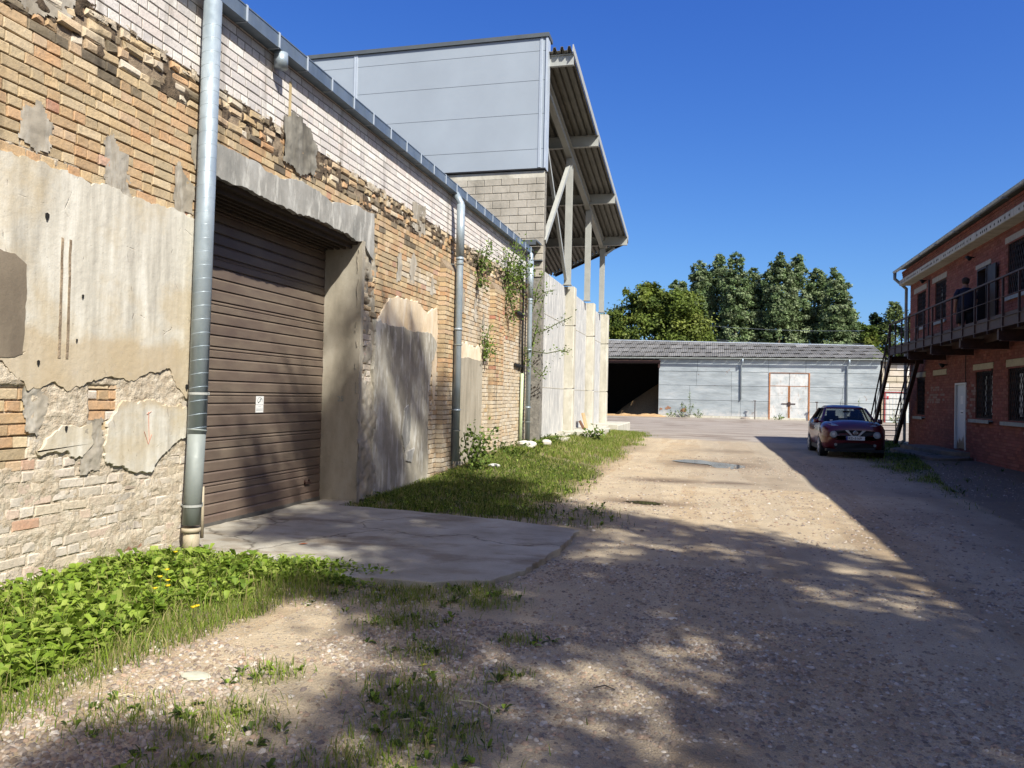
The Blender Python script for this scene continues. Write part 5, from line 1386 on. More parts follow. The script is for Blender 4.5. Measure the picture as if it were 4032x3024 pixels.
alloy = NT('alloy_rim', 0.4, 0.5, 0.15).col(S(200, 200, 202)).m
def half(y, w, zb, zt, cr, bulge=0.0):
    P = [(0, zb), (w * .55, zb), (w * .86, zb + .02), (w * .975, zb + .12), (w * (1 + bulge * .3), zb + .26), (w * (1 + bulge), (zb + zt) / 2 + .05), (w * (1 + bulge * .6), zt - .16), (w * .955, zt - .055), (w * .88, zt), (w * .6, zt + cr * .55), (w * .3, zt + cr * .9), (0, zt + cr)]
    L = [(-x, y, z) for x, z in P[::-1]]
    return L[:-1] + [(x, y, z) for x, z in P][0:] if False else [(x, y, z) for x, z in P] + [(-x, y, z) for x, z in P[::-1][1:-1]]
st_ = [(-0.0, .50, .40, .70, .02), (.03, .66, .30, .79, .03), (.09, .765, .24, .86, .045), (.20, .83, .22, .925, .07), (.38, .885, .21, .99, .10), (.62, .905, .21, 1.03, .10), (.85, .908, .21, 1.045, .09), (1.12, .872, .21, 1.035, .07),
       (1.35, .866, .21, 1.04, .03), (1.9, .862, .21, 1.035, .0), (2.5, .862, .21, 1.04, .0), (3.0, .895, .21, 1.08, .0), (3.4, .912, .21, 1.12, .0), (3.75, .885, .22, 1.12, .0), (3.95, .82, .24, 1.06, .0), (4.08, .73, .28, .98, .0), (4.13, .60, .36, .90, .0)]
mb = MB(); mb.rings([half(y, w, a, b, c, .012) for (y, w, a, b, c) in st_]); body = mb.build('body', paint, CAR, smooth=True)
# greenhouse
def gh(z, yf, yr, wf, wr, n=6):
    P = []
    for i in range(n + 1):      # front edge, curved
        t = -1 + 2 * i / n; P.append((wf * t, yf + 0.10 * t * t, z))
    for i in range(1, n + 1):
        t = i / n; P.append((wf + (wr - wf) * t, yf + .10 + (yr - yf - .16) * t, z))
    for i in range(1, n + 1):
        t = 1 - 2 * i / n; P.append((wr * t, yr - 0.06 * t * t, z))
    for i in range(1, n):
        t = 1 - i / n; P.append((-(wf + (wr - wf) * t), yf + .10 + (yr - yf - .16) * t, z))
    return P
mb = MB(); mb.rings([gh(1.03, 1.10, 3.96, .785, .77), gh(1.09, 1.15, 3.94, .775, .76), gh(1.27, 1.46, 3.70, .695, .66), gh(1.46, 1.84, 3.46, .585, .54)], cap=False); mb.build('window_glass', cglass, CAR, smooth=True)
mb = MB(); mb.rings([gh(1.455, 1.83, 3.50, .595, .55), gh(1.51, 1.95, 3.46, .55, .51), gh(1.555, 2.12, 3.36, .46, .43), gh(1.578, 2.4, 3.1, .26, .26)]); mb.build('roof_panel', paint, CAR, smooth=True)
def pil(p, q, w, t=.03, m=paint, nm='pillar'):
    for s in (-1, 1):
        mb = MB(); mb.bar((s * p[0], p[1], p[2]), (s * q[0], q[1], q[2]), w, t); mb.build(nm, m, CAR)
pil((.79, 1.18, 1.03), (.592, 1.93, 1.475), .07); pil((.785, 2.3, 1.03), (.60, 2.42, 1.465), .06, .03, plastic); pil((.775, 3.2, 1.06), (.59, 3.05, 1.46), .16, .03, plastic); pil((.75, 3.84, 1.07), (.56, 3.40, 1.46), .12)
mb = MB(); mb.bar((-.70, 1.135, 1.045), (.70, 1.135, 1.045), .09, .03); mb.build('wiper_cowl', plastic, CAR)
# cabin seen through the glass
mb = MB(); mb.box(-.74, .74, 1.5, 3.7, .8, .98); mb.box(-.7, .7, 1.22, 1.6, .9, 1.04); mb.build('dashboard', plastic, CAR)
for s in (-.36, .36):
    mb = MB(); mb.box(s - .22, s + .22, 2.25, 2.4, .9, 1.22); mb.box(s - .13, s + .13, 2.28, 2.38, 1.22, 1.40); mb.build('seat', plastic, CAR)
mb = MB(); mb.box(-.6, .6, 3.2, 3.32, .95, 1.14); mb.build('seat', plastic, CAR)
mb = MB(); mb.box(-.1, .1, 1.66, 1.68, 1.34, 1.40); mb.build('rear_view_mirror', plastic, CAR)
# grille, bumper trim, lights
mb = MB()
gp = [(-.62, .80), (-.30, .835), (.30, .835), (.62, .80), (.56, .71), (.28, .66), (-.28, .66), (-.56, .71)]
yf = lambda x: -0.018 + 0.16 * max(0, abs(x) - .42) ** 1.3 * 2.2
def fplate(mb, pts, off=0.0, th=.02):
    V = [(x, yf(x) - off, z) for x, z in pts] + [(x, yf(x) - off + th + .06, z) for x, z in pts]; n_ = len(pts)
    mb.add(V, [tuple(range(n_))] + [(i, (i + 1) % n_, n_ + (i + 1) % n_, n_ + i) for i in range(n_)])
fplate(mb, gp, .004, .03); mb.build('grille', plastic, CAR)
mb = MB(); fplate(mb, [(-.60, .34), (-.48, .43), (-.28, .46), (.28, .46), (.48, .43), (.60, .34), (.5, .26), (-.5, .26)], .012, .05); mb.build('lower_grille', plastic, CAR)
mb = MB(); mb.box(-.80, .80, -.0, .35, .19, .27); mb.build('skid_trim', plastic, CAR)
for s in (-1, 1):
    mb = MB()
    V = [(s * .30, .835), (s * .205, .835), (s * .085, .665), (0, .66), (0, .69), (s * .12, .70)]
    q = [(x, yf(x) - .016, z) for x, z in [(s * .29, .835), (s * .20, .835), (s * .07, .675), (s * .105, .655)]] + [(x, yf(x) + .02, z) for x, z in [(s * .29, .835), (s * .20, .835), (s * .07, .675), (s * .105, .655)]]
    mb.add(q, [(0, 1, 2, 3), (0, 1, 5, 4), (1, 2, 6, 5), (2, 3, 7, 6), (3, 0, 4, 7)])
    mb.build('chrome_trim', chrome, CAR)
    mb = MB(); mb.tube([(s * .60, .14, .70), (s * .60, -.005, .70), (s * .60, -.02, .70)], [.105, .105, .09], 24); hl_ = mb.build('headlight', lens, CAR, smooth=False)
    mb = MB(); mb.tube([(s * .60, .02, .70), (s * .60, -.012, .70)], .116, 24, cap=False); mb.build('headlight_ring', plastic, CAR)
    mb = MB(); mb.tube([(s * .60, -.0215, .70), (s * .60, -.026, .70)], [.05, .04], 16); mb.build('headlight_bulb', chrome, CAR)
    mb = MB(); mb.tube([(s * .54, .06, .40), (s * .54, -.03, .40)], .04, 14); mb.build('fog_light', M_['zinc_dark'], CAR)
    pts = [(s * .42, .16, .93), (s * .62, .22, .965), (s * .74, .40, 1.01), (s * .78, .80, 1.055), (s * .70, .80, 1.075), (s * .62, .44, 1.05), (s * .46, .20, .975)]
    mb = MB(); mb.add([(x, y, z) for x, y, z in pts] + [(x, y, z - .10) for x, y, z in pts], [tuple(range(7))] + [(i, (i + 1) % 7, 7 + (i + 1) % 7, 7 + i) for i in range(7)]); mb.build('turn_lamp', lens, CAR)
    mb = MB(); mb.tube([(s * .76, 1.44, 1.03), (s * .86, 1.42, 1.05)], .03, 8); mb.rings([[(s * (.85 + .02) + s * .005 * 0 + .0 * i, 1.36 + .085 * math.cos(t) * 1.0, 1.08 + .085 * math.sin(t)) for i, t in enumerate([k * PI / 6 for k in range(12)])], [(s * 1.0, 1.37 + .06 * math.cos(t), 1.075 + .07 * math.sin(t)) for t in [k * PI / 6 for k in range(12)]]]); mb.build('wing_mirror', paint, CAR, smooth=True)
    mb = MB(); mb.box(s * .84 - .03, s * .84 + .03, 1.25, 3.0, .19, .32); mb.build('side_skirt', plastic, CAR)
    for yy in (2.34,):
        mb = MB(); mb.box(s * .868 - .002, s * .868 + .002, yy - .004, yy + .004, .34, .98); mb.build('door_gap', plastic, CAR)
    mb = MB(); mb.box(s * .874 - .012, s * .874 + .012, 2.05, 2.22, .86, .885); mb.build('door_handle', chrome, CAR)
    for yy in (.86, 3.39):
        mb = MB(); mb.tube([(s * .70, yy, .335), (s * .905, yy, .335)], .385, 32); mb.build('wheel_arch', plastic, CAR)
        mb = MB(); mb.tube([(s * .66, yy, .335), (s * .69, yy, .335), (s * .89, yy, .335), (s * .915, yy, .335)], [.31, .335, .335, .31], 32); wh = mb.build('tyre', M_['black'], CAR, smooth=False)
        mb = MB(); mb.tube([(s * .90, yy, .335), (s * .922, yy, .335)], [.225, .225], 28, cap=False); mb.tube([(s * .91, yy, .335), (s * .924, yy, .335)], .05, 12)
        for k in range(7):
            a = 2 * PI * k / 7; mb.bar((s * .918, yy + .04 * math.cos(a), .335 + .04 * math.sin(a)), (s * .916, yy + .22 * math.cos(a), .335 + .22 * math.sin(a)), .055, .016, up=(1, 0, 0))
        mb.build('rim', alloy, wh)
mb = MB(); mb.box(-.09, .09, -.036, -.016, .655, .675); mb.build('chrome_trim', chrome, CAR)
mb = MB()
for k in range(20):
    a0, a1 = 2 * PI * k / 20, 2 * PI * (k + 1) / 20
    for (r0_, r1_) in ((.062, .05),):
        mb.add([(r0_ * math.cos(a0), -.035, .76 + r0_ * math.sin(a0)), (r0_ * math.cos(a1), -.035, .76 + r0_ * math.sin(a1)), (r1_ * math.cos(a1), -.04, .76 + r1_ * math.sin(a1)), (r1_ * math.cos(a0), -.04, .76 + r1_ * math.sin(a0))], [(0, 1, 2, 3)])
mb.box(-.072, .072, -.045, -.035, .746, .774); mb.build('badge', chrome, CAR)
mb = MB(); mb.box(-.26, .26, -.055, -.04, .545, .655); plt = mb.build('number_plate', M_['paper'], CAR)
mb = MB(); mb.box(-.26, -.215, -.0565, -.0552, .547, .653); mb.build('plate_band', simple('plate_blue', S(30, 50, 140), 0.5), CAR)
FP = Frame((0, -.0565, 0), (1, 0, 0), (0, 0, 1), (0, -1, 0))
text_obj('KD-5169', .098, M_['ink'], CAR, FP, -.195, .566, 0.0, 'plate_text', bold=0.002, sx=1.0)
mb = MB(); mb.tube([(0.0, 2.9, 1.55), (0.05, 3.0, 1.78)], .006, 6); mb.build('antenna', plastic, CAR)
mb = MB(); mb.box(-.55, -.47, 1.185, 1.19, 1.08, 1.12); mb.build('windscreen_sticker', M_['paper'], CAR)

# ------------------------------------------------------------------ trees
def unit(v): return v / (np.linalg.norm(v, axis=-1, keepdims=True) + 1e-9)
def leaf_quads(P, N_, size, asp, rg):
    n_ = len(P)
    t = unit(rg.normal(size=(n_, 3))); N_ = unit(N_)
    a = unit(np.cross(N_, t)); b = np.cross(N_, a)
    s = size[:, None]
    V = np.stack([P - a * s * .5, P + b * s * asp * .5, P + a * s * .5, P - b * s * asp * .5], 1).reshape(-1, 3)
    F = np.arange(4 * n_).reshape(-1, 4)
    return V, F
def crown(name, blobs, n, size, cols, parent, seed, tight=1.0, flat=0.6):
    """blobs: (cx,cy,cz, rx,ry,rz, clusters); leaves grouped in ragged clumps near the surface of each blob"""
    rg = np.random.default_rng(seed)
    PP, NN, CC = [], [], []
    tot = sum(b[6] for b in blobs)
    cols = np.array(cols)
    for (cx, cy, cz, rx, ry, rz_, k) in blobs:
        d = unit(rg.normal(size=(k, 3))); r = rg.uniform(0.35, 1.05, size=(k, 1)) ** 0.6
        cen = np.array([cx, cy, cz]) + d * r * np.array([rx, ry, rz_])
        m_ = int(n * 1.0 / tot)
        cr = rg.uniform(0.14, 0.32, size=(k, 1)) * min(rx, ry, rz_) * tight + 0.15
        L = rg.normal(size=(k, m_, 3)) * 0.55
        pos = cen[:, None, :] + L * cr[:, None, :] * np.array([1, 1, 0.8])
        nn = unit(pos - np.array([cx, cy, cz])) * 0.8 + rg.normal(size=pos.shape) * flat + np.array([0, 0, 0.35])
        ci = cols[rg.integers(0, len(cols), size=(k, 1))] * rg.uniform(0.75, 1.25, size=(k, 1, 1))
        cc = np.broadcast_to(ci, (k, m_, 3)) * rg.uniform(0.8, 1.2, size=(k, m_, 1))
        PP.append(pos.reshape(-1, 3)); NN.append(nn.reshape(-1, 3)); CC.append(cc.reshape(-1, 3))
    P = np.concatenate(PP); N_ = np.concatenate(NN); Cc = np.concatenate(CC)
    V, F = leaf_quads(P, N_, rg.uniform(0.7, 1.3, len(P)) * size, 0.7, rg)
    col = np.repeat(np.concatenate([Cc, np.ones((len(Cc), 1))], 1), 4, 0)
    return bigmesh(name, V, F, M_['leaf'], parent, col)
def trunk(parent, base, h, r, lean=(0, 0), limbs=6, seed=0, spread=2.0, up=0.55, z0=0.3):
    rg = random.Random(seed); b = Vector(base)
    pts = [b + Vector((lean[0] * t + 0.15 * math.sin(3 * t + seed) * t, lean[1] * t, h * t)) for t in (0, .2, .45, .7, 1.0)]
    mb = MB(); mb.tube(pts, [r, r * .8, r * .6, r * .38, r * .08], 8)
    for i in range(limbs):
        t = z0 + (0.9 - z0) * i / max(1, limbs - 1); an = rg.uniform(0, 2 * PI) + i * 2.4
        p = b + Vector((lean[0] * t, lean[1] * t, h * t)); L = spread * (1.1 - t * .6) * rg.uniform(.7, 1.1)
        q = p + Vector((math.cos(an) * L, math.sin(an) * L, L * up * 1.6)); m_ = (p + q) / 2 + Vector((0, 0, -L * .1))
        mb.tube([p, m_, q], [r * .35 * (1.1 - t), r * .2 * (1.1 - t), r * .04], 6)
    return mb.build('trunk', M_['bark'], parent, smooth=True)
def tree(name, base, h, blobs, n, size, cols, label, seed, r=0.25, group=None, limbs=6, spread=2.0, z0=.3, up=.55, lean=(0, 0), cat='tree', tight=1.0):
    t = thing(name, base, label, cat, group)
    trunk(t, base, h, r, lean, limbs, seed, spread, up, z0)
    crown('crown', [(base[0] + b[0], base[1] + b[1], base[2] + b[2]) + tuple(b[3:]) for b in blobs], n, size, cols, t, seed, tight)
    return t
POPC = [S(126, 144, 100)[:3], S(112, 134, 88)[:3], S(140, 154, 116)[:3], S(102, 122, 80)[:3]]
WIL = [S(112, 126, 50)[:3], S(98, 114, 46)[:3], S(124, 134, 62)[:3], S(84, 102, 44)[:3]]
ROUND = [(0, 0, 8, 4.8, 4.5, 6.0, 150), (-3.0, 0, 8.6, 2.6, 3, 5.0, 70), (2.6, 0.5, 9.9, 2.7, 3, 4.4, 70), (0.2, 0, 13.0, 2.9, 2.6, 3.2, 70), (-3.6, 0, 4.6, 2.8, 3, 3.5, 40), (3.0, 0, 4.6, 3.2, 3, 3.6, 40)]
tree('willow_tree', (-7.9, 95, 0), 13, ROUND, 58000, .34, WIL, 'broad round yellow-green willow behind the left end of the shed', 3, 0.4, spread=3.5, tight=.75)
tree('willow_tree', (-3.0, 93, 0), 12, [(0, 0, 8.2, 3.0, 3.0, 5.6, 90), (1.4, 0, 6, 2.4, 2.6, 4.4, 60), (-.8, 0, 12.0, 2.1, 2, 3.0, 40)], 34000, .33, WIL[:3], 'lighter yellow-green willow leaning right beside the broad round one', 5, 0.3, spread=2.6)
tree('willow_tree', (-13.4, 96, 0), 10, [(0, 0, 7, 2.6, 2.4, 4.6, 60), (.6, 0, 10.2, 1.5, 1.5, 2.0, 20)], 8000, .42, POPC, 'thin grey-green tree showing between the last canopy columns', 6, 0.2)
pops = [(-3.4, 19.6, 'narrow dark poplar at the left end of the tall row'), (-1.0, 22.2, 'second poplar from the left, a broad rounded top'), (1.6, 23.6, 'tallest poplar of the row, third from the left'), (4.3, 22.9, 'poplar just right of the tallest one'),
        (6.6, 21.0, 'poplar before the dip in the row of tall trees'), (8.6, 20.2, 'lowest poplar in the dip of the tall row'), (10.3, 22.8, 'poplar with twin tips right of the dip'), (13.0, 22.9, 'tall poplar with a pointed tip near the right group'),
        (15.4, 21.4, 'slim poplar with a separate rounded tip on the right'), (17.6, 20.4, 'rightmost tall poplar standing a little apart'), (19.6, 15.6, 'shorter poplar on the right shoulder of the row')]
for i, (x, h, lab) in enumerate(pops):
    x = x * 0.985 - 1.2; yb = 114 + (i % 3) * 2.2; h = h - 0.3
    rr = R.uniform(1.9, 2.3)
    bl = [(0, 0, h * .42, rr * 1.15, rr, h * .33, 190), (0.2, 0, h * .70, rr * 1.0, rr * .8, h * .22, 170), (R.uniform(-.5, .5), 0, h * .90, 1.15, 1.0, h * .10, 50), (R.choice([-1.2, 1.2]), 0, h * .80, 1.0, .9, h * .13, 46), (0, 0, h * .2, rr * 1.3, rr, h * .2, 80)]
    tree('poplar_tree', (x, yb, 0), h * .97, bl, 32000, .31, POPC, lab, 40 + i, 0.3, 'row of tall poplars behind the shed', 8, 1.6, .2, 1.2, tight=.62)
for (x, y, h, w, lab, cs, sd) in ((22.3, 108, 15.0, 2.0, 'small pale birch-like tree right of the poplars above the shed roof', [S(106, 120, 70)[:3], S(92, 108, 62)[:3]], 71), (20.5, 109, 14.2, 1.3, 'small dark blue-green tree left of the pale birch', [S(52, 72, 52)[:3], S(60, 82, 58)[:3]], 72),
                                  (24.6, 107, 14.4, 1.8, 'pale leafy tree half hidden behind the stair railing', [S(110, 124, 66)[:3], S(94, 110, 56)[:3]], 73), (18.6, 104, 12.2, 1.7, 'low bush showing just above the shed roof ridge', WIL, 74), (27.5, 108, 11.5, 2.2, 'green tree behind the brick building corner', WIL, 75)):
    tree('birch_tree', (x, y, 0), h * .9, [(0, 0, h * .55, w, w, h * .38, 60), (0, 0, h * .84, w * .5, w * .5, h * .15, 20)], 5500, .36, cs, lab, sd, 0.16)
for (x, y, w, h) in ((-40, 112, 13, 9), (-22, 118, 10, 9.5), (36, 112, 10, 9), (52, 116, 13, 10), (-62, 120, 13, 10), (75, 122, 15, 10)):
    pass
# long belt of trees that closes the horizon on both sides
def belt(name, x0, x1, y, label, seed):
    rg = random.Random(seed); bl = []; x = x0
    while x < x1:
        h = rg.uniform(6, 10); bl.append((x, y + rg.uniform(-3, 3), h * .5, rg.uniform(3, 5), 3, h * .55, 14)); x += rg.uniform(3.5, 5.5)
    o = crown(name, bl, 9000, 1.0, POPC + WIL[:1], None, seed); tag(o, label, 'trees', kind='stuff')
belt('distant_trees', -160, -20, 125, 'far belt of mixed trees to the left beyond the buildings', 81)
belt('distant_trees', 28, 180, 125, 'far belt of mixed trees to the right beyond the brick building', 82)
mb = MB()
for (z0_, z1_) in ((11.3, 10.6), (9.6, 9.0)):
    P = [Vector((-4 + 22 * t, 100 + 3 * t, z0_ + (z1_ - z0_) * t - 1.2 * 4 * t * (1 - t) * .3)) for t in [i / 12 for i in range(13)]]
    mb = MB(); mb.tube(P, 0.010, 5); mb.build('power_line', M_['zinc'], None, label='%s faint power line crossing before the poplars' % ('upper' if z0_ > 10 else 'lower'), cat='cable')
# the trees behind the camera that throw the dappled shade over the yard
NEARC = [S(86, 110, 52)[:3], S(98, 120, 58)[:3], S(74, 98, 46)[:3]]
def shade_tree(base, h, blobs, n, size, label, seed, r=.3):
    tree('maple_tree', base, h, blobs, n, size, NEARC, label, seed, r, 'trees behind the camera', 12, 3.0, .25, .7, tight=.62)
shade_tree((8.9, -1.9, 0), 21.5, [(0, 0, 8.2, 3.3, 3.2, 2.8, 46), (-.2, .2, 11.6, 3.3, 3.2, 2.8, 50), (0, 0, 14.8, 3.0, 2.9, 2.8, 46), (.1, .2, 17.8, 2.6, 2.6, 2.4, 38), (.2, .6, 20.6, 2.1, 2.2, 2.0, 30)], 46000, .17, 'tall leafy tree beside the near end of the brick building', 91)
shade_tree((7.8, -6.2, 0), 13, [(0, 0, 6.5, 3.2, 3.0, 2.8, 36), (-.2, .4, 9.6, 3.0, 2.6, 2.6, 34), (-.4, .2, 12.0, 1.9, 1.8, 1.4, 12)], 22000, .17, 'broad leafy tree behind the camera on the right', 92)

# ------------------------------------------------------------------ ground cover
GR = np.random.default_rng(5)
def ground_pts(n, x0, x1, y0, y1, wfun, pw=1.0):
    x = GR.uniform(x0, x1, n); y = GR.uniform(y0, y1, n); w = wfun(x, y) ** pw
    k = GR.uniform(0, 1, n) < w; return x[k], y[k]
def blades(name, x, y, h, w, cols, label, lean=0.5):
    n_ = len(x); z = gz(x, y) - 0.005
    an = GR.uniform(0, 2 * PI, n_); L = GR.uniform(0.55, 1.25, n_) * h
    le = GR.uniform(0.05, lean, n_) * L; la = GR.uniform(0, 2 * PI, n_)
    ww = w * GR.uniform(0.7, 1.3, n_)
    dx, dy = np.cos(an) * ww / 2, np.sin(an) * ww / 2
    lx, ly = np.cos(la) * le, np.sin(la) * le
    P = np.zeros((n_, 5, 3))
    for i, (sx, f, hh) in enumerate(((-1, 0, 0), (1, 0, 0), (-.7, .35, .55), (.7, .35, .55), (0, 1, .95))):
        P[:, i, 0] = x + dx * sx + lx * f; P[:, i, 1] = y + dy * sx + ly * f; P[:, i, 2] = z + L * hh
    b = np.arange(n_)[:, None] * 5
    F = np.concatenate([b + [0, 1, 3], b + [0, 3, 2], b + [2, 3, 4]])
    cols = np.array(cols)[GR.integers(0, len(cols), n_)] * GR.uniform(.8, 1.2, (n_, 1))
    C4 = np.repeat(np.concatenate([cols, np.ones((n_, 1))], 1), 5, 0)
    return bigmesh(name, P.reshape(-1, 3), F, M_['leaf'], None, C4, tri=True, kind='stuff', label=label, cat='grass')
GRC = [S(128, 150, 52)[:3], S(122, 142, 54)[:3], S(94, 118, 40)[:3], S(146, 150, 84)[:3], S(170, 160, 108)[:3]]
DGR = [S(72, 92, 36)[:3], S(84, 102, 42)[:3], S(64, 82, 34)[:3]]
x, y = ground_pts(150000, -5.05, -0.5, 2.3, 6.9, veg_w, 1.6)
k = GR.uniform(0, 1, len(x)) < 0.50
blades('grass', x[k], y[k], 0.075, 0.0055, GRC, 'short bright grass along the edge of the near weeds', 0.8)
x, y = ground_pts(120000, -5.0, -0.2, 9.6, 18, lambda x, y: veg_w(x, y) ** 1.6 * (.25 + .75 * sst(fbm(x * 2, y * 2, 55, 4), .35, .6)) * (.22 + .78 * sst(-x, 1.8, 3.8)))
blades('grass', x, y, 0.10, 0.009, GRC + DGR, 'grass growing in front of the patched wall beyond the concrete apron', 0.7)
x, y = ground_pts(80000, -5.1, -0.8, 18, 38, lambda x, y: veg_w(x, y) ** 1.6 * (.2 + .8 * sst(fbm(x * 1.2, y * 1.2, 55, 4), .35, .6)) * (.3 + .7 * sst(-x, 1.8, 4.0)))
blades('grass', x, y, 0.12, 0.015, GRC, 'sunlit grass in front of the pale concrete wall', 0.7)
x, y = ground_pts(60000, 3.6, 7.6, 9, 38, lambda x, y: veg_w(x, y) ** 2 * (.15 + .85 * sst(fbm(x * 1.6, y * 1.6, 57, 4), .4, .6)))
blades('grass', x, y, 0.08, 0.012, DGR + GRC[:2], 'dark grass in the shade beside the brick building', 0.7)
x, y = ground_pts(4500, -5.05, -3.0, 2.3, 6.8, veg_w, 1.0)
blades('grass', x, y, 0.17, 0.006, GRC, 'taller grass stalks standing among the near weeds', 0.6)
# broad-leaved weeds
def weeds(name, x, y, ln, wd, hmax, cols, label, per=6, hn=0.3):
    n_ = len(x) * per
    X = np.repeat(x, per); Y = np.repeat(y, per); Z = gz(X, Y)
    an = GR.uniform(0, 2 * PI, n_); el = GR.uniform(0.25, 1.25, n_)
    L = ln * GR.uniform(.6, 1.3, n_); W = wd * GR.uniform(.7, 1.3, n_)
    hb = np.repeat(GR.uniform(0, hmax, len(x)), per) * GR.uniform(0, 1, n_)
    d = np.stack([np.cos(an) * np.cos(el), np.sin(an) * np.cos(el), np.sin(el)], 1)
    s = np.stack([-np.sin(an), np.cos(an), np.zeros(n_)], 1)
    up = np.cross(s, d)
    o = np.stack([X + np.cos(an) * .01, Y + np.sin(an) * .01, Z + hb], 1)
    L = L[:, None]; W = W[:, None]
    P = np.stack([o, o + d * L * .35 - s * W * .42 + up * -W * .1, o + d * L * .35 + s * W * .42 + up * -W * .1, o + d * L * .72 - s * W * .5 - np.array([0, 0, .12]) * L, o + d * L * .72 + s * W * .5 - np.array([0, 0, .12]) * L, o + d * L * .95 - np.array([0, 0, .32]) * L,
                  o + d * L * .45 + up * W * .12], 1)
    b = np.arange(n_)[:, None] * 7
    F = np.concatenate([b + [0, 6, 1], b + [0, 2, 6], b + [1, 6, 3], b + [2, 4, 6], b + [3, 6, 5], b + [6, 4, 5]])
    c = np.array(cols)[GR.integers(0, len(cols), n_)] * GR.uniform(.8, 1.2, (n_, 1))
    C4 = np.repeat(np.concatenate([c, np.ones((n_, 1))], 1), 7, 0)
    return bigmesh(name, P.reshape(-1, 3), F, M_['leaf'], None, C4, tri=True, kind='stuff', label=label, cat='weeds')
WDC = [S(124, 150, 48)[:3], S(142, 164, 62)[:3], S(102, 128, 42)[:3], S(156, 172, 80)[:3]]
def near_w(x, y):
    e = -3.48 + 0.04 * (y - 3) + (fbm(x * 1.3, y * 1.3, 44) - .5) * .7
    return sst(e - x, 0, 0.3) * (1 - sst(y, 6.35, 6.75))
x, y = ground_pts(6500, -5.06, -2.6, 2.3, 6.8, lambda x, y: near_w(x, y) * (.06 + .94 * sst(fbm(x * 3.4, y * 3.4, 101, 3), .45, .6)))
weeds('weeds', x, y, 0.10, 0.044, 0.12, WDC, 'thick bright green dandelion and dock leaves along the foot of the near wall', 6)
x, y = ground_pts(420, -5.06, -3.2, 2.3, 6.8, near_w)
weeds('weeds', x, y, 0.17, 0.058, 0.05, WDC[1:] + WDC[:1], 'larger upright dock leaves rising among the near weeds', 5)
x, y = ground_pts(2600, -5.06, -3.1, 2.3, 6.8, near_w)
weeds('weeds', x, y, 0.045, 0.026, 0.10, WDC, 'small clover leaves between the broad weeds at the near wall', 9)
x, y = ground_pts(900, -3.9, -2.6, 6.0, 6.75, lambda x, y: sst(-x, 2.6, 3.6) * (1 - sst(y, 6.5, 6.75)))
weeds('weeds', x, y, 0.07, 0.03, 0.10, WDC, 'green weeds spilling over the near edge of the concrete apron', 6)
x, y = ground_pts(1100, -5.0, -1.2, 9.9, 17, lambda x, y: veg_w(x, y) * 0.8)
weeds('weeds', x, y, 0.075, 0.03, 0.10, WDC + DGR, 'broad weeds scattered in the shaded grass beyond the apron', 6)
x, y = ground_pts(900, -5.0, -3.4, 17, 36, lambda x, y: veg_w(x, y) * sst(-x, 3.6, 5.0) * (1 - .85 * sst(y, 23, 25)))
weeds('weeds', x, y, 0.12, 0.05, 0.22, DGR + GRC[1:3], 'taller weeds at the foot of the concrete footings', 8)
x, y = ground_pts(300, 4.4, 7.4, 10, 36, veg_w)
weeds('weeds', x, y, 0.12, 0.05, 0.15, DGR, 'dark weeds in the shade near the brick building', 6)
x, y = ground_pts(520, -3.0, -0.6, 2.4, 6.3, lambda x, y: veg_w(x, y) * 0.9)
weeds('weeds', x, y, 0.06, 0.022, 0.02, DGR + WDC[:2], 'flat plantain rosettes scattered on the gravel', 6)

# gravel: loose stones, larger near the viewer
def stones(name, x, y, s, label, flat=.5, kind='stuff'):
    n_ = len(x); z = gz(x, y)
    base = np.array([(1, 0, 0), (.5, .87, 0), (-.5, .87, 0), (-1, 0, 0), (-.5, -.87, 0), (.5, -.87, 0), (.45, .2, .8), (-.25, .45, .85), (-.2, -.5, .8)], float)
    F0 = np.array([(0, 1, 6), (1, 2, 7), (1, 7, 6), (2, 3, 7), (3, 4, 8), (3, 8, 7), (4, 5, 8), (5, 0, 6), (5, 6, 8), (6, 7, 8)])
    B = base[None] * (1 + GR.uniform(-.3, .3, (n_, 9, 3))); B[:, :6, 2] = GR.uniform(-.5, .1, (n_, 6))
    an = GR.uniform(0, 2 * PI, n_); ca, sa = np.cos(an)[:, None], np.sin(an)[:, None]
    ax = GR.uniform(.65, 1.25, (n_, 1)); sx = s[:, None]
    X = (B[..., 0] * ca - B[..., 1] * ax * sa) * sx; Y = (B[..., 0] * sa + B[..., 1] * ax * ca) * sx; Z = B[..., 2] * sx * flat
    P = np.stack([X + x[:, None], Y + y[:, None], Z + z[:, None] + (s * .12)[:, None]], -1).reshape(-1, 3)
    F = (np.arange(n_)[:, None, None] * 9 + F0[None]).reshape(-1, 3)
    pal = np.array([S(146, 134, 120)[:3], S(164, 150, 134)[:3], S(178, 164, 148)[:3], S(140, 122, 104)[:3], S(168, 144, 122)[:3], S(128, 116, 106)[:3], S(156, 138, 118)[:3], S(190, 180, 166)[:3]])
    c = pal[GR.integers(0, len(pal), n_)] * GR.uniform(.8, 1.1, (n_, 1))
    return bigmesh(name, P, F, M_['pebble'], None, np.repeat(np.concatenate([c, np.ones((n_, 1))], 1), 9, 0), tri=True, kind=kind, label=label, cat='gravel')
def gravel_w(x, y):
    g = sst(fbm(x * 0.7, y * 0.7, 33, 4), .38, .62)
    w = 0.18 + 0.82 * g
    w = w * (1 - inpoly(x, y, SLAB)) * (1 - 0.85 * near_w(x, y))
    return w * (0.45 + 0.55 * sst(x, -2.8, -1.6))
x = GR.uniform(-4, 2.9, 62000); y = 2.2 + 5.5 * GR.uniform(0, 1, 62000) ** 1.4
k = GR.uniform(0, 1, len(x)) < gravel_w(x, y); x = x[k]; y = y[k]
